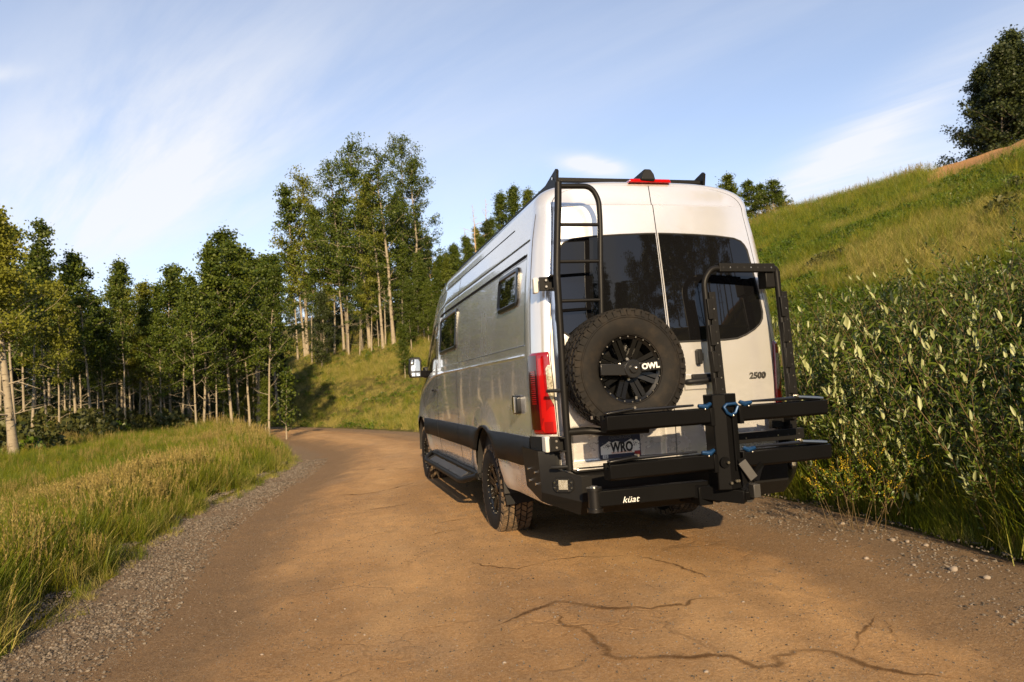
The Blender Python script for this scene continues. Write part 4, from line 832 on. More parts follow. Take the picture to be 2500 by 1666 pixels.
def make_tree(seed, h=9.0, cb=.38, cw=1.5, nb=34, clumps=5, dens=36, leaf=.115, bark=None, lm=None, bare=4, r0=None, bend=.25, dead=False, name='aspen_tree', sig=.14, tap=.96):
    g = np.random.default_rng(seed); m = 11; tz = np.linspace(0, h, m); wx = np.cumsum(g.normal(0, bend/6, m))*np.linspace(0, 1, m); wy = np.cumsum(g.normal(0, bend/6, m))*np.linspace(0, 1, m)
    T = np.stack([wx, wy, tz-.15*(tz == 0)], 1); r0 = r0 or (.020+h*.0048); R = r0*(1-.90*(tz/h)**1.1)*(1+.35*np.exp(-tz/.35)); R[-1] = .012
    tp = lambda s: np.array([np.interp(s, np.linspace(0, 1, m), T[:, i]) for i in range(3)])
    paths = [T]; rad = [R]; C = []
    for k in range(nb+bare):
        low = k >= nb; s = g.uniform(.10, cb) if low else cb+(1-cb)*((k+.5)/nb)**.9*.97
        u = max(0, (s-cb)/(1-cb)); az = k*2.399+g.uniform(-.5, .5); Lb = cw*g.uniform(.25, .6) if low else cw*(.55+.45*min(1, u/.18))*(1.04-tap*u)*g.uniform(.35, 1.45)
        el = math.radians(g.uniform(5, 40) if low else g.uniform(5, 45)+u*6); b0 = tp(s); d = np.array([math.cos(az)*math.cos(el), math.sin(az)*math.cos(el), math.sin(el)])
        q = np.linspace(0, 1, 5)[:, None]; P = b0+d*Lb*q+np.array([0, 0, 1])*(.12*Lb*q**2)+np.cumsum(g.normal(0, .05*Lb, (5, 3)), 0)*q
        rb_ = r0*(.26 if low else .24)*(1-.75*s)+.004; paths.append(P); rad.append(np.linspace(rb_, .005, 5))
        if dead or low:
            for _ in range(3 if dead else 1):
                i0 = g.integers(1, 4); d2 = d+g.normal(0, .6, 3); P2 = P[i0]+np.linspace(0, 1, 4)[:, None]*d2*Lb*.5; paths.append(P2); rad.append(np.linspace(rb_*.5, .004, 4))
            continue
        for _ in range(clumps):
            s2 = g.uniform(.22, 1.05)**.8; p = b0+d*Lb*s2+g.normal(0, .05+.07*Lb, 3)*[1, 1, .8]; n_ = int(dens*g.uniform(.4, 1.5))
            C.append(p+g.normal(0, sig, (n_, 3))*[1.1, 1.1, .75])
    V, F = tubes(paths, rad, 7); root = empty(name); tr = obj('trunk', V, F, bark or M_BARK, root, True)
    if C:
        C.append(np.concatenate([tp(s_)+g.normal(0, .10, (26, 3))*[1, 1, 1.6] for s_ in (.82, .87, .91, .95, .98, 1.0)])); C = np.concatenate(C); V, F = leaf_quads(C, leaf, g, .8, .4); obj('crown', V, F, lm or M_ASPEN, root, attrs={'v': ('FACE', np.clip(g.normal(.45, .28, len(F)), 0, 1))})
    return root
def hfor(px, D, ytop):
    d = pix_ray(px, ytop); s = D/math.hypot(d[0], d[1]); x, y, z = CAM+d*s; return float(z), float(x), float(y)
placed = {}
def plant(proto, px, D, ytop=None, h=None, h0=9.0, label=None, cat='tree', group=None, lean=(0, .035), wide=1.0, name=None, xyz=None):
    x, y, z = xyz or at(px, D)
    if ytop is not None: h = hfor(px, D, ytop)[0]-z
    first = proto.name not in placed
    o = proto if first else copy_tree(proto); placed[proto.name] = 1
    k = h/h0; o.location = (x, y, z-.05); o.scale = (k*wide, k*wide, k); o.rotation_euler = (lean[0]+random.uniform(-.015, .015), lean[1]+random.uniform(-.015, .015), random.uniform(0, 6.28))
    if label: tag(o, label, cat, group)
    return o
# ------------------------------------------------------------------ trees
asp = [make_tree(101+i, cb=(.34, .42, .30, .46, .38, .36)[i], cw=(1.6, 1.4, 1.8, 1.35, 1.7, 2.0)[i], nb=(34, 26, 38, 24, 34, 38)[i], bend=(.25, .3, .2, .45, .3, .35)[i]) for i in range(6)]
tall = [make_tree(201+i, h=14, cb=(.30, .38, .34)[i], cw=(2.7, 2.3, 3.1)[i], nb=(36, 30, 34)[i], clumps=6, dens=38, leaf=.13, sig=.21, bare=4, r0=.135, bark=M_BARK if i < 2 else M_BARKD, tap=.68, bend=.6) for i in range(3)]
dense = [make_tree(301+i, h=9, cb=.03, cw=2.6, nb=52, clumps=6, dens=46, leaf=.14, sig=.20, lm=M_DENSE, bark=M_BARKD, bare=0, name='dark_tree') for i in range(2)]
lowd = [make_tree(351+i, h=9, cb=.14, cw=1.35, nb=44, clumps=6, dens=40, leaf=.12, sig=.18, bare=0) for i in range(2)]
dead = [make_tree(401+i, h=8, cb=.35, cw=1.5, nb=16, bark=M_DEAD, dead=True, bare=4, r0=.11, name='dead_tree') for i in range(3)]
topx = np.array([-200, 0, 60, 130, 160, 200, 270, 300, 345, 400, 440, 480, 550, 600, 640, 660, 700, 740, 765, 800, 860, 930, 970, 1000, 1015, 1040, 1100])*q
topy = np.array([560, 560, 478, 540, 590, 578, 580, 645, 608, 620, 582, 535, 492, 545, 572, 560, 405, 445, 470, 380, 330, 322, 350, 400, 520, 570, 560])*q
TOP = lambda px: float(np.interp(px, topx, topy))
WOOD = 'aspens of the wood beyond the meadow'
# the big aspen that stands in front of the wood
big = make_tree(77, h=9, cb=.42, cw=2.1, nb=44, clumps=8, dens=44, leaf=.105, sig=.17, r0=.155, bend=.2, bare=7, name='aspen_tree')
x_, y_, z_ = at(30, 19); tag(big, 'thick white-trunked aspen with bare lower limbs at the meadow edge', 'tree'); plant(big, 30, 19, ytop=478*q, lean=(0, .10))
front = [(-60, 24), (75, 26), (112, 27), (165, 29), (220, 27), (252, 28), (282, 31), (318, 29), (388, 27), (412, 33), (440, 30), (473, 27), (508, 31), (537, 33), (577, 30), (603, 30), (648, 29), (35, 23), (140, 24), (195, 31), (236, 33), (300, 27), (335, 34), (365, 29), (455, 34), (490, 29), (522, 28), (560, 29), (620, 33), (590, 35)]
LOOK = ('leafy full-crowned', 'narrow-crowned', 'bushy low-crowned', 'long-trunked thin-crowned', 'slender round-crowned', 'broad spreading')
for i, (px, D) in enumerate(front): plant(asp[i % 6], px, D, ytop=TOP(px)+random.choice((0, 20, 60, 110, 150)), label=LOOK[i % 6]+' aspen with pale trunk in the front row behind the meadow', group=WOOD, wide=random.uniform(.9, 1.25))
plant(asp[3], 352, 30, ytop=TOP(352)+90, label='crooked leaning aspen among the straight trunks of the wood', lean=(.05, -.14), wide=1.0)
sap = make_tree(501, h=3, cb=.15, cw=.5, nb=22, clumps=5, dens=9, leaf=.11, sig=.12, r0=.03, bare=0, name='aspen_sapling')
tag(sap, 'thin young aspen sapling standing alone beside the road bend', 'sapling'); plant(sap, 690, 26, ytop=850*q, h0=3)
for k, (px, D) in enumerate([(640, 30), (600, 33), (560, 30), (985, 40)]): 
    o = plant(lowd[k % 2], px, D, ytop=(865, 850, 860, 740)[k]*q, label='low bushy young aspen at the foot of the wood', group='young aspens at the wood edge', wide=1.3)
mids = [(683, 828, 560), (715, 838, 600), (728, 814, 480), (768, 814, 500), (750, 822, 600), (825, 822, 640), (800, 818, 560), (831, 806, 430), (853, 808, 610), (870, 802, 640), (905, 792, 620), (945, 800, 640), (925, 785, 560), (885, 797, 520), (790, 808, 450), (962, 770, 580), (700, 820, 430)]
for i, (a_, b_, tp_) in enumerate(mids):
    D = hit(a_*q, b_*q) or 56
    plant(asp[(i*2+1) % 6], a_*q, D, ytop=tp_*q, label=LOOK[(i*2+1) % 6]+' slim aspen on the grassy bank above the road bend', group='slim aspens on the bank', wide=random.uniform(.9, 1.2))
tl_ = [(705, 818, 402), (745, 812, 470), (800, 808, 372), (850, 800, 328), (905, 790, 350), (930, 745, 320), (965, 740, 372), (880, 800, 420)]
for i, (a_, b_, tp_) in enumerate(tl_):
    D = hit(a_*q, b_*q) or 60
    plant(tall[i % 3], a_*q, D, ytop=tp_*q, h0=14, label=('tall dense white-trunked', 'tall sparse white-trunked', 'tall wide grey-barked')[i % 3]+' aspen towering over the wood above the bank', group='tall aspens above the bank', wide=random.uniform(.85, 1.05))
for i, (a_, b_, tp_) in enumerate([(945, 805, 650), (985, 790, 640), (1010, 760, 620), (1035, 740, 590), (1060, 700, 570), (1000, 790, 700), (975, 780, 600), (1020, 740, 585), (1048, 720, 560), (1085, 690, 540), (1070, 690, 600)]):
    D = hit(a_*q, b_*q) or 60
    plant(lowd[i % 2], a_*q, D, ytop=tp_*q, label='small round-headed aspen on the bank close behind the van', group='small aspens on the bank', wide=1.15)
for i in range(26):
    px = -180+i*34+random.uniform(-12, 12); D = random.uniform(34, 50) if px > 250 else random.uniform(29, 42)
    plant(asp[i % 6], px, D, ytop=TOP(px)+random.uniform(25, 160), label=LOOK[i % 6]+' aspen deep inside the shaded wood', group='aspens deep in the wood', wide=random.uniform(1.0, 1.4))
for i, (px, D, yt, pr) in enumerate([(998*q, 58, 612, 0), (1025*q, 60, 640, 1), (1105*q, 62, 470, 2), (1085*q, 58, 520, 0), (1130*q, 64, 455, 1)]):
    plant(dead[pr], px, D, ytop=yt*q, h0=8, label='bare dead tree without leaves above the van roof line', cat='dead tree', group='dead trees on the bank')
for i, (px, D, yt) in enumerate([(1165*q, 66, 440), (1195*q, 64, 425), (1230*q, 66, 432), (1140*q, 62, 500), (1265*q, 66, 440), (1095*q, 60, 560), (1120*q, 58, 540)]):
    plant(lowd[i % 2], px, D, ytop=yt*q, label='leafy tree showing above the left edge of the van roof', group='trees beyond the van roof', wide=1.2)
for i, (px, D, yt) in enumerate([(1688, 78, 398), (1745, 80, 412), (1800, 78, 405), (1722, 84, 425), (1775, 84, 420), (1838, 80, 432), (1655, 80, 440), (1520, 82, 412), (1540, 86, 430)]):
    plant(asp[(i*2) % 6], px*q, D, ytop=yt*q, label='small distant aspen on the skyline beside the van', group='distant aspens on the skyline', wide=1.5)
for i, (px, D, yt) in enumerate([(2318, 60, 130), (2352, 57, 92), (2395, 60, 48), (2440, 57, 45), (2372, 64, 85), (2480, 60, 60), (2325, 63, 200)]):
    plant(dense[i % 2], px*q, D, ytop=yt*q, label='dark dense tree on the bare crest of the hill', group='dark trees on the hill crest', wide=random.uniform(.95, 1.2))
for i in range(45):
    px = -260+i*30+random.uniform(-15, 15); D = random.uniform(38, 60)+(16 if px > 690 else 0)
    plant(dense[i % 2], px, D, ytop=TOP(px)+random.uniform(130, 280), label=('dark leafy tree filling the back of the wood', 'dark drooping-limbed tree filling the back of the wood')[0], group='dark trees at the back of the wood', wide=.95)
for i, (px, yt) in enumerate([(985, 610), (1010, 600), (1035, 580), (1060, 560), (1085, 545), (1112, 520), (1135, 505), (965, 590)]):
    plant((lowd+dense)[i % 4], px*q, 62+3*(i % 3), ytop=yt*q, label='leafy tree closing the gap between the bank and the van roof', group='trees between bank and van roof', wide=1.1)
# trees out of frame on the left, which shade the edge of the wood
for i in range(9):
    x, y = -18.5-2.4*(i % 5)-random.uniform(0, 1), -7+3.2*(i//5)+random.uniform(-1.5, 1.5)
    plant(lowd[i % 2], 0, 0, h=random.uniform(8, 11), label='leafy aspen beside the road left of the photographer', group='aspens left of the photographer', xyz=(x, y, float(land(x, y))), wide=1.3)
# trees behind the photographer, which the rear windows mirror
for i in range(20):
    a = math.radians(13+i*1.75+random.uniform(-.6, .6)); Rr = random.uniform(24, 36); x, y = Rr*math.sin(a), -Rr*math.cos(a)
    plant((asp+tall[:2])[i % 8], 0, 0, h=random.uniform(7.5, 12.5), h0=9 if i % 8 < 6 else 14, label='aspen behind the photographer mirrored in the rear windows', group='aspens mirrored in the windows', xyz=(x, y, float(land(x, y))), wide=1.15)
# ------------------------------------------------------------------ scattering (uncountable cover only)
HID = bpy.data.collections.new('cover_shapes')
def proto(name, V, F, mat, v=None):
    o = obj(name, V, F, mat, None, False, None, {'v': ('FACE', v)} if v is not None else None); COL.objects.unlink(o); return o
def scatter(name, protos, P, rot, scl, idx, label_kind='stuff'):
    col = bpy.data.collections.new(name+'_shapes')
    for i, p in enumerate(protos):
        if p.name not in col.objects: col.objects.link(p)
    order = sorted(range(len(protos)), key=lambda i: protos[i].name); remap = np.zeros(len(protos), int)
    for newi, oldi in enumerate(order): remap[oldi] = newi
    me = bpy.data.meshes.new(name); n = len(P); me.vertices.add(n); me.vertices.foreach_set('co', np.asarray(P, np.float32).ravel())
    a = me.attributes.new('rot', 'FLOAT_VECTOR', 'POINT'); a.data.foreach_set('vector', np.asarray(rot, np.float32).ravel())
    a = me.attributes.new('scl', 'FLOAT_VECTOR', 'POINT'); a.data.foreach_set('vector', np.asarray(scl, np.float32).ravel())
    a = me.attributes.new('pick', 'INT', 'POINT'); a.data.foreach_set('value', remap[np.asarray(idx)].astype(np.int32))
    o = bpy.data.objects.new(name, me); COL.objects.link(o); o['kind'] = label_kind
    g = bpy.data.node_groups.new(name, 'GeometryNodeTree'); g.interface.new_socket('Geometry', in_out='INPUT', socket_type='NodeSocketGeometry'); g.interface.new_socket('Geometry', in_out='OUTPUT', socket_type='NodeSocketGeometry')
    gi = g.nodes.new('NodeGroupInput'); go = g.nodes.new('NodeGroupOutput'); ip = g.nodes.new('GeometryNodeInstanceOnPoints'); ci = g.nodes.new('GeometryNodeCollectionInfo')
    ci.inputs['Collection'].default_value = col; ci.inputs['Separate Children'].default_value = True; ci.inputs['Reset Children'].default_value = True; ip.inputs['Pick Instance'].default_value = True
    def na(nm, ty):
        n_ = g.nodes.new('GeometryNodeInputNamedAttribute'); n_.data_type = ty; n_.inputs['Name'].default_value = nm; return n_.outputs['Attribute']
    g.links.new(gi.outputs[0], ip.inputs['Points']); g.links.new(ci.outputs[0], ip.inputs['Instance']); g.links.new(na('pick', 'INT'), ip.inputs['Instance Index'])
    g.links.new(na('rot', 'FLOAT_VECTOR'), ip.inputs['Rotation']); g.links.new(na('scl', 'FLOAT_VECTOR'), ip.inputs['Scale']); g.links.new(ip.outputs[0], go.inputs[0])
    md = o.modifiers.new('scatter', 'NODES'); md.node_group = g; return o
def blades(seed, n, h, spread, w, curve=.5, upright=.25):
    g = np.random.default_rng(seed); b = g.normal(0, spread, (n, 2)); az = g.uniform(0, 2*math.pi, n); hh = h*g.uniform(.30, 1.2, n); ln = np.abs(g.normal(upright, .18, n)); cu = curve*g.uniform(.2, 1.2, n); ww = w*g.uniform(.6, 1.3, n)
    d = np.stack([np.cos(az), np.sin(az)], 1); V = []
    tw = g.uniform(0, 2*math.pi, n); s_ = np.stack([np.cos(tw), np.sin(tw)], 1)
    for q_, wk in ((0, 1), (.4, .9), (.75, .6), (1, 0)):
        off = (ln*q_+cu*q_**2.2)*hh; z = hh*q_*np.sqrt(np.clip(1-(cu*q_*.75)**2, .2, 1)); c_ = b+d*off[:, None]
        if wk > 0: V += [np.c_[c_+s_*(ww*wk/2)[:, None], z], np.c_[c_-s_*(ww*wk/2)[:, None], z]]
        else: V += [np.c_[c_, z]]
    V = np.stack(V, 1); i = np.arange(n)*7; F = [(a, a+1, a+3, a+2) for a in i]+[(a+2, a+3, a+5, a+4) for a in i]+[(a+4, a+5, a+6) for a in i]
    return V.reshape(-1, 3), F, np.tile(np.clip(g.normal(.5, .28, n), 0, 1), 3)
def stalks(seed, n, h, spread):
    g = np.random.default_rng(seed); V = []; F = []; 
    for k in range(n):
        b = g.normal(0, spread, 2); az = g.uniform(0, 6.28); hh = h*g.uniform(.7, 1.15); ln = abs(g.normal(.12, .10)); d = np.array([math.cos(az), math.sin(az)])
        P = [np.r_[b+d*ln*hh*s**1.6, hh*s] for s in (0, .45, .8, 1)]; w = .0022
        for sd in (np.array([1, 0, 0]), np.array([0, 1, 0])):
            i0 = len(V)
            for p in P: V += [p+sd*w, p-sd*w]
            F += [(i0+2*j, i0+2*j+1, i0+2*j+3, i0+2*j+2) for j in range(3)]
        for j in range(16):                                      # seed head
            s = .72+.30*j/16; c_ = np.r_[b+d*ln*hh*s**1.6, hh*s]+g.normal(0, .006, 3); a = np.array([*(d*.3+g.normal(0, .35, 2)), 1.0]); a /= np.linalg.norm(a); sd = np.cross(a, g.normal(size=3)); sd /= np.linalg.norm(sd)
            i0 = len(V); L_ = .022; V += [c_-a*L_*.5, c_+sd*.0045, c_+a*L_, c_-sd*.0045]; F.append((i0, i0+1, i0+2, i0+3))
    return np.array(V), F, np.clip(g.normal(.5, .3, len(F)), 0, 1)
def rosette(seed, n, r, h, leaf, mat, name):
    g = np.random.default_rng(seed); u = g.normal(size=(n, 3)); u /= np.linalg.norm(u, axis=1)[:, None]; C = u*np.array([r, r, h])*(g.uniform(.45, 1, n)**.5)[:, None]; C[:, 2] = np.abs(C[:, 2])+.03
    V, F = leaf_quads(C, leaf, g, .7, -.2); return proto(name, V, [tuple(f) for f in F], mat, np.clip(g.normal(.5, .28, n), 0, 1))
PG = []
for i in range(4): PG.append(proto('c%02d_green_tuft' % i, *blades(11+i, 38, .44, .085, .0062, .32, .14)[:2], M_GRASS, blades(11+i, 38, .44, .085, .0062, .32, .14)[2]))
for i in range(3): a = stalks(31+i, 8, .58, .09); PG.append(proto('c%02d_seed_stalks' % (4+i), a[0], a[1], M_GOLD, a[2]))
for i in range(2): a = blades(41+i, 40, .34, .10, .006, .6, .35); PG.append(proto('c%02d_straw_tuft' % (7+i), a[0], a[1], M_STRAW, a[2]))
for i in range(2): PG.append(rosette(51+i, 90, .30, .30, .085, M_FORB, 'c%02d_herb' % (9+i)))
for i in range(2): PG.append(rosette(61+i, 130, .55, .60, .13, M_UNDER_V, 'c%02d_bush' % (11+i)))
def rrot(n, tilt=.12): return np.stack([RNG.normal(0, tilt, n), RNG.normal(0, tilt, n), RNG.uniform(0, 6.28, n)], 1)
def in_view(x, y, lo=-48, hi=50):
    a = np.degrees(np.arctan2(x-CAM[0], y-CAM[1])-YAW); return (a > lo-14) & (a < hi+4)
def sample(n, x0, x1, y0, y1): return RNG.uniform(x0, x1, n), RNG.uniform(y0, y1, n)
# --- left meadow
def left_cover(n, y0, y1, dmax, sc0, sc1, stalk_edge=True):
    y = RNG.uniform(y0, y1, n); dl = RNG.uniform(0, 1, n)**1.25*dmax; x = xL(y)-dl-.02; k = in_view(x, y); x, y, dl = x[k], y[k], dl[k]
    edge = fbm(x, y, 1.7, 3, 40); k = dl > (edge-.45)*1.1; x, y, dl = x[k], y[k], dl[k]; n = len(x)
    r = RNG.uniform(0, 1, n); dryn = fbm(x, y, .55, 3, 70); idx = RNG.integers(0, 4, n)
    gold = r < (.06+.14*sstep(dryn, .48, .66)); idx = np.where(gold, np.where(RNG.uniform(0, 1, n) < .8, RNG.integers(4, 7, n), RNG.integers(7, 9, n)), idx)
    s = RNG.uniform(sc0, sc1, n)*(.62+.45*sstep(dl, .0, .6))*(1-.55*sstep(dl, .9, 2.6)); s = .86*s*(.70+.6*fbm(x, y, .8, 2, 12)); lit = (dl < .35) & (RNG.uniform(0, 1, n) < .35); idx = np.where(lit, RNG.integers(7, 9, n), idx); hb = (RNG.uniform(0, 1, n) < .05) & (dl > .3); idx = np.where(hb, RNG.integers(9, 11, n), idx); s = np.where(hb, s*.7, s); return x, y, idx, s
parts = [left_cover(11000, -2.6, 8, 4, .85, 1.15), left_cover(13000, 3, 18, 10, .8, 1.2), left_cover(15000, 10, 34, 16, .9, 1.3)]
x = np.concatenate([p[0] for p in parts]); y = np.concatenate([p[1] for p in parts]); idx = np.concatenate([p[2] for p in parts]); s = np.concatenate([p[3] for p in parts])
scatter('meadow_grass', PG, np.stack([x, y, land(x, y)-.03], 1), rrot(len(x)), np.stack([s, s, s], 1), idx)
# --- undergrowth in the wood
n = 9000; x, y = sample(n, -42, 6, 8, 62); dl = xL(y)-x; k = (np.hypot(x-CAM[0], y-CAM[1]) > np.interp(np.degrees(np.arctan2(x-CAM[0], y-CAM[1])), [-60, -22, -14, -6, 4], [15, 17, 24, 28, 31])+.5) & (dl > 2) & in_view(x, y); x, y = x[k], y[k]; n = len(x); s = RNG.uniform(.6, 1.5, n)
scatter('wood_undergrowth', PG, np.stack([x, y, land(x, y)-.05], 1), rrot(n, .08), np.stack([s, s, s], 1), np.where(RNG.uniform(0, 1, n) < .55, RNG.integers(11, 13, n), np.where(RNG.uniform(0, 1, n) < .6, RNG.integers(9, 11, n), RNG.integers(4, 9, n))))
# --- hillside on the right and the bank beyond the bend
def hill(n, y0, y1, d0, d1, sc0, sc1, pw=1.0):
    y = RNG.uniform(y0, y1, n); d = d0+(d1-d0)*RNG.uniform(0, 1, n)**pw; x = xR(y)+d; z = land(x, y); k = in_view(x, y) & ((z < 8.3+.35*RNG.normal(size=n)) | (np.degrees(np.arctan2(x-CAM[0], y-CAM[1])) < 46.8+.6*RNG.normal(size=n))); x, y, d = x[k], y[k], d[k]; n = len(x)
    a = fbm(d*.9, y*.30+d*.1, .30, 4, 91); b = fbm(x, y, .45, 3, 93); r = RNG.uniform(0, 1, n)
    idx = np.where(a > .54, np.where(r < .72, RNG.integers(7, 9, n), np.where(r < .72, RNG.integers(4, 7, n), RNG.integers(0, 4, n))), RNG.integers(0, 4, n))
    herb = (a < .52) & (b > .30) & (r < .85)
    zz_h = land(x, y); herb = herb & (zz_h < 8.0+RNG.normal(size=n)); crest = (zz_h > 9) & (r < .20); idx = np.where(crest, np.where(r < .14, RNG.integers(7, 9, n), RNG.integers(4, 7, n)), idx); idx = np.where(herb & ~crest, RNG.integers(9, 11, n), idx); bush = (b > .60) & (r < .03) & (zz_h < 6); idx = np.where(bush, RNG.integers(11, 13, n), idx)
    s = RNG.uniform(sc0, sc1, n); s = np.where(idx >= 9, s*.72, s); bk = (y > 16) & (x < 5); idx = np.where(bk & (r < .74), RNG.integers(7, 9, n), idx); return x, y, idx, s
parts = [hill(18000, -1, 26, .6, 17, .6, 1.05), hill(22000, 4, 48, 8, 44, .8, 1.4), hill(15000, 12, 66, .2, 26, .7, 1.3)]
x = np.concatenate([p[0] for p in parts]); y = np.concatenate([p[1] for p in parts]); idx = np.concatenate([p[2] for p in parts]); s = np.concatenate([p[3] for p in parts])
scatter('hillside_grass', PG, np.stack([x, y, land(x, y)-.04], 1), rrot(len(x)), np.stack([s, s, s], 1), idx)
# --- verge grass in front of the willows, right side
n = 2600; y = RNG.uniform(-3.2, 7, n); d = np.abs(RNG.normal(0, .32, n))+.02+.25*fbm(y, y*0, 1.5, 3, 6); x = xR(y)+d; idx = np.where(RNG.uniform(0, 1, n) < .86, RNG.integers(0, 4, n), RNG.integers(7, 9, n)); s = RNG.uniform(.5, 1.3, n)*(.35+1.0*sstep(d, .05, .6))
scatter('verge_grass', PG, np.stack([x, y, land(x, y)-.02], 1), rrot(n), np.stack([s, s, s*1.1], 1), idx)
# --- stray tufts rooting in the gravel
n = 300; y = RNG.uniform(-3, 13, n); x = xL(y)+np.abs(RNG.normal(0, .10, n)); s = RNG.uniform(.12, .4, n); idx = np.where(RNG.uniform(0, 1, n) < .5, RNG.integers(0, 4, n), RNG.integers(7, 9, n))
scatter('stray_grass', PG, np.stack([x, y, zr(x, y)-.01], 1), rrot(n, .3), np.stack([s, s, s], 1), idx)
# --- gravel
ST = []
for i in range(5):
    g = np.random.default_rng(700+i); m_ = MB().sphere((0, 0, 0), 1, 4); V = np.array(m_.V); V *= (1+g.normal(0, .16, (len(V), 1))); V *= [1, g.uniform(.7, .95), g.uniform(.45, .7)]
    ST.append((V, m_.F))
t = NT('gravel_stone'); oi = t.node('ShaderNodeObjectInfo').outputs['Random']; t.set(Base_Color=t.mix(oi, (.032, .026, .020, 1), (.185, .155, .122, 1)), Roughness=.9, Specular_IOR_Level=.2); M_STONE = t.m
SP = [proto('s%02d_pebble' % i, V, F, M_STONE) for i, (V, F) in enumerate(ST)]
def gravel(n, ya, yb, m0, m1, right=False, pw=1.0):
    y = ya+(yb-ya)*RNG.uniform(0, 1, n)**pw; e = m0+(m1-m0)*RNG.uniform(0, 1, n); x = xR(y)-e if right else xL(y)+e; k = RNG.uniform(0, 1, n) < .25+1.3*sstep(fbm(x, y, 1.6, 3, 55), .35, .62)*(1-sstep(e, m1*.55, m1)); return x[k], y[k]
x1, y1 = gravel(42000, -3.4, 12, -.18, .85, pw=1.4); x2, y2 = gravel(6000, -3.2, 5, -.2, .9, True); x3, y3 = sample(14000, -3.4, 1.4, -3.3, 5)
x = np.concatenate([x1, x2, x3]); y = np.concatenate([y1, y2, y3]); n = len(x); s = np.abs(RNG.normal(.0045, .0032, n))+.0025; s[len(x1)+len(x2):] *= .52
e_ = x-xL(y); z = np.where((e_ > 0) & (x < xR(y)), zr(x, y), np.maximum(zr(x, y), land(x, y)+ROAD_DZ*.0))
scatter('gravel', SP, np.stack([x, y, z+s*.2], 1), rrot(n, .3), np.stack([s, s, s], 1), RNG.integers(0, 5, n))
for k, (px, py, sz) in enumerate([(2190, 1312, .035), (2050, 1243, .03), (2128, 1255, .022), (2085, 1246, .022), (1935, 1205, .022), (2010, 1222, .02), (2240, 1290, .02), (2268, 1330, .024), (2100, 1300, .018), (1990, 1285, .018)]):
    x, y = ground_px(px*q, py*q); V, F = ST[k % 5]; V = V*sz; o = obj('stone', V, F, simple('pale_stone', (.22, .18, .14), .9, var=.25, varscale=30) if k == 0 else bpy.data.materials['pale_stone'], None, True)
    o.location = (x, y, float(zr(x, y))+sz*.25); o.rotation_euler = (0, 0, k*1.3)
    tag(o, 'large pale flat stone lying at the grass edge of the right verge' if k == 0 else 'small pale stone on the gravel verge beside the willows', 'stone', None if k == 0 else 'stones on the right verge')
for k, (px, py, sz) in enumerate([(1478, 1396, .009), (1232, 1620, .011), (890, 1552, .008), (1815, 1471, .010), (842, 1488, .008), (770, 1515, .010), (640, 1600, .010), (575, 1495, .010), (1725, 1642, .012)]):
    x, y = ground_px(px, py); V, F = ST[k % 5]; o = obj('pebble', V*sz, F, bpy.data.materials['pale_stone'], None, True); o.location = (x, y, float(zr(x, y))+sz*.35); tag(o, 'loose little pebble lying on the packed dirt road', 'pebble', 'pebbles on the road')
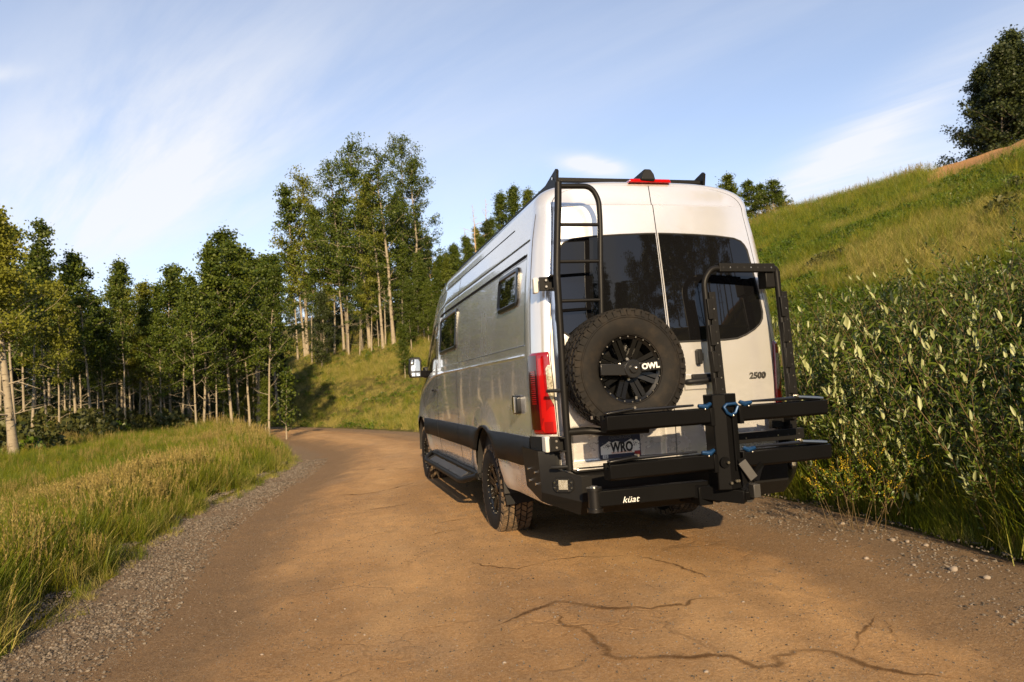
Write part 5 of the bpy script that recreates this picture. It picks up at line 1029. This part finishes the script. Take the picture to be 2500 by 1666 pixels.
# ------------------------------------------------------------------ willows along the right verge
def hexleaf(Pb, A, Nn, L_, w_):
    """lens-shaped leaves: base points, axis, face normal, length, width"""
    S = np.cross(A, Nn); S /= np.linalg.norm(S, axis=1)[:, None]+1e-9; L_ = L_[:, None]; w_ = w_[:, None]; N_ = np.cross(S, A)
    V = np.stack([Pb, Pb+A*L_*.30+S*w_*.46+N_*w_*.14, Pb+A*L_*.68+S*w_*.40+N_*w_*.12, Pb+A*L_-N_*L_*.06, Pb+A*L_*.68-S*w_*.40+N_*w_*.12, Pb+A*L_*.30-S*w_*.46+N_*w_*.14], 1)
    i = np.arange(len(Pb))*6; F = np.concatenate([np.stack([i, i+1, i+2, i+3], 1), np.stack([i, i+3, i+4, i+5], 1)]); return V.reshape(-1, 3), F
def make_willow(seed, h=1.7, ns=17):
    g = np.random.default_rng(seed); paths = []; rad = []; B = []; A = []; K = []
    for k in range(ns):
        b = np.r_[g.normal(0, .16, 2), -.05]; az = g.uniform(0, 6.28); ln = abs(g.normal(.30, .16)); L_ = h*g.uniform(.6, 1.1); s = np.linspace(0, 1, 9)[:, None]; d = np.array([math.cos(az)*ln, math.sin(az)*ln, 1]); d /= np.linalg.norm(d)
        P = b+d*L_*s+np.array([math.cos(az), math.sin(az), -.35])*L_*.16*s**2.2+np.cumsum(g.normal(0, .012, (9, 3)), 0); paths.append(P); rad.append(np.linspace(.007, .0022, 9))
        tw = [(P, .12, 1.0, 44)]
        for _ in range(5):
            i0 = g.integers(2, 7); d2 = d+g.normal(0, .5, 3); d2[2] = abs(d2[2])+.2; d2 /= np.linalg.norm(d2); P2 = P[i0]+d2*np.linspace(0, 1, 5)[:, None]*L_*g.uniform(.18, .32); paths.append(P2); rad.append(np.linspace(.0035, .0016, 5)); tw.append((P2, .05, 1.0, 15))
        for PP, s0, s1, m in tw:
            ss = np.linspace(s0, s1, m)+g.normal(0, .006, m); c_ = np.stack([np.interp(ss, np.linspace(0, 1, len(PP)), PP[:, i]) for i in range(3)], 1); td = PP[-1]-PP[0]; td /= np.linalg.norm(td)
            ph = np.arange(m)*2.4+g.uniform(0, 6); o1 = np.cross(td, [.2, .3, .9]); o1 /= np.linalg.norm(o1); o2 = np.cross(td, o1); out = o1*np.cos(ph)[:, None]+o2*np.sin(ph)[:, None]
            ax = td*.75+out*.85+g.normal(0, .18, (m, 3)); ax /= np.linalg.norm(ax, axis=1)[:, None]; B.append(c_); A.append(ax); K.append(ss)
    B = np.concatenate(B); A = np.concatenate(A); n = len(B); Nn = np.cross(A, g.normal(size=(n, 3))); Nn = Nn+np.array([0, -.3, .7])*g.uniform(0, 1.2, (n, 1)); Nn -= A*(A*Nn).sum(1)[:, None]; Nn /= np.linalg.norm(Nn, axis=1)[:, None]+1e-9
    V, F = tubes(paths, rad, 4); root = empty('willow_shrub'); obj('stems', V, F, M_TWIG, root, True)
    V, F = hexleaf(B, A, Nn, g.uniform(.045, .088, n), g.uniform(.014, .026, n)); vv = np.clip(g.normal(.45, .3, n), 0, 1); obj('foliage', V, F, M_WILLOW, root, True, 'stuff', {'v': ('FACE', np.r_[vv, vv])})
    return root, B, A
wil = [make_willow(900+i, (1.55, 1.75, 1.35, 1.65)[i]) for i in range(4)]
lf = []
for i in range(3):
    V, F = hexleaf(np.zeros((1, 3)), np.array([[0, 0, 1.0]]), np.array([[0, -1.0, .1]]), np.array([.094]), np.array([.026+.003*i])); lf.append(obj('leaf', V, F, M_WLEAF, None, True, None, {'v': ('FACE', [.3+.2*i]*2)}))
spots = [(.55, -.6, 1, 0), (.75, .6, 1, 1), (1.1, -1.4, 1, 3), (.55, 1.7, 1, 2), (1.5, .3, 1, 1), (.9, 2.6, 1, 3), (1.7, 1.5, 1, 0), (1.35, -.5, 1, 0), (.6, 3.6, 1, 1), (2.2, -1.0, 1, 3), (2.1, .9, 1, 2), (1.5, 2.6, 1, 0), (.75, -2.0, .9, 2), (1.0, 4.6, 1, 3), (1.7, 3.7, 1, 1),
         (2.5, 2.2, 1, 1), (2.8, -.1, 1, 0), (2.9, 1.3, 1, 3), (2.4, 3.3, 1, 2), (1.3, 5.8, 1, 0), (2.2, 4.8, 1, 1), (3.2, 2.9, 1, 3), (3.1, 4.2, 1, 0), (1.9, 6.4, 1, 3), (3.4, .4, 1, 1), (3.6, 1.9, 1, 0), (2.9, 5.8, 1, 1), (3.9, 3.4, 1, 2), (1.0, 7.2, 1, 1), (2.6, 7.4, 1, 0), (3.7, 5.0, 1, 3), (.5, -1.3, .75, 2), (1.9, -1.7, 1, 1), (4.3, 2.4, 1, 1), (4.2, 1.0, 1, 3), (4.5, 4.4, 1, 0), (3.0, -1.2, 1, 2), (1.6, -2.4, .95, 0), (.38, -.9, .85, 3), (.36, .15, .85, 0), (.40, 1.1, .85, 1), (.38, 2.2, .85, 3), (.42, -1.7, .75, 0), (.40, 3.0, .85, 2)]
first = set()
for k, (d, yy, sc, pi) in enumerate(spots):
    src, B, A = wil[pi]; o = src if pi not in first else copy_tree(src); first.add(pi)
    x = float(xR(yy))+d; z = float(land(x, yy)); az = random.uniform(0, 6.28); sc *= random.uniform(1.0, 1.25)*(.80 if d < .7 else 1); o.location = (x, yy, z-.03); o.rotation_euler = (0, 0, az); o.scale = (sc, sc, sc)
    near = d < 1.9 and yy < 4
    size_w = ('middling', 'tallest', 'low', 'tall')[pi]
    tag(o, (size_w+' willow shrub with pale upright leaves '+('close beside the parked van' if yy > .5 else 'above the grassy gravel verge')) if near else size_w+' willow shrub standing back in the thicket under the hill', 'shrub', 'willow shrubs at the verge' if near else 'willow shrubs under the hill')
    if near:
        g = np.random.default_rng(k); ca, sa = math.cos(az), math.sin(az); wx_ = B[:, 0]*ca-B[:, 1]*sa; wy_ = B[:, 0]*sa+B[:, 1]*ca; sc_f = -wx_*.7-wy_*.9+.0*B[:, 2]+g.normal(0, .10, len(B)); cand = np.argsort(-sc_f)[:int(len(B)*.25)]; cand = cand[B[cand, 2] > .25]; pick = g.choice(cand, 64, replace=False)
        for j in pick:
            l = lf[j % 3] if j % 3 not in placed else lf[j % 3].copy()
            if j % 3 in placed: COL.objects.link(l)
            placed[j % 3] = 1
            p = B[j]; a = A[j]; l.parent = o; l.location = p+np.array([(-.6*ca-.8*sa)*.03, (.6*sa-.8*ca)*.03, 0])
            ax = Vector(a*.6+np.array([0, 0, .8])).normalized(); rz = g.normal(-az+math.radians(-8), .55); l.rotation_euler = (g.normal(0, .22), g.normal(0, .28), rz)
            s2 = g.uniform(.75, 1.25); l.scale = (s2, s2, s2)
for l in lf:
    if l.parent is None: bpy.data.objects.remove(l)
# sweet clover with yellow spikes
def make_clover(seed):
    g = np.random.default_rng(seed); paths = []; rad = []; C = []; Y = []
    for k in range(7):
        b = np.r_[g.normal(0, .10, 2), 0]; d = np.r_[g.normal(0, .35, 2), 1]; d /= np.linalg.norm(d); L_ = g.uniform(.5, .95); P = b+d*L_*np.linspace(0, 1, 6)[:, None]+np.cumsum(g.normal(0, .012, (6, 3)), 0); paths.append(P); rad.append(np.linspace(.004, .0015, 6))
        for _ in range(3):
            i0 = g.integers(3, 6); d2 = d+g.normal(0, .5, 3); d2 /= np.linalg.norm(d2); Ls = g.uniform(.10, .20); P2 = P[i0]+d2*Ls*np.linspace(0, 1, 4)[:, None]; paths.append(P2); rad.append(np.full(4, .0015)); m = 15
            Y.append(P[i0]+d2*Ls*np.linspace(.35, 1.1, m)[:, None]+g.normal(0, .006, (m, 3))); C.append(P[i0]+g.normal(0, .04, (12, 3)))
    root = empty('sweet_clover'); V, F = tubes(paths, rad, 4); obj('stems', V, F, M_TWIG, root, True); C = np.concatenate(C); Y = np.concatenate(Y); V, F = leaf_quads(C, .03, g); obj('leaves', V, F, M_FORB, root, False, 'stuff', {'v': ('FACE', g.uniform(0, 1, len(F)))})
    V, F = leaf_quads(Y, .010, g, .9); obj('flower_spikes', V, F, M_YEL, root, False, 'stuff', {'v': ('FACE', g.uniform(0, 1, len(F)))}); return root
cl = [make_clover(71), make_clover(72)]
for k, (px, py, D, hz0) in enumerate([(1905, 1160, 7.2, 0), (1960, 1190, 6.6, 0), (1925, 1010, 7.0, .45), (2010, 1060, 6.7, .35), (1985, 960, 7.4, .6), (1900, 1230, 6.6, 0)]):
    o = cl[k] if k < 2 else copy_tree(cl[k % 2]); x, y, z = at(px*q, D*.97); o.location = (x, y, z+hz0*.35); o.rotation_euler = (random.uniform(-.1, .1), random.uniform(-.25, .05), k); o.scale = (.68, .68, .68)
    tag(o, 'yellow-flowered sweet clover plant at the willow edge beside the bike rack', 'wildflower', 'sweet clover beside the van')
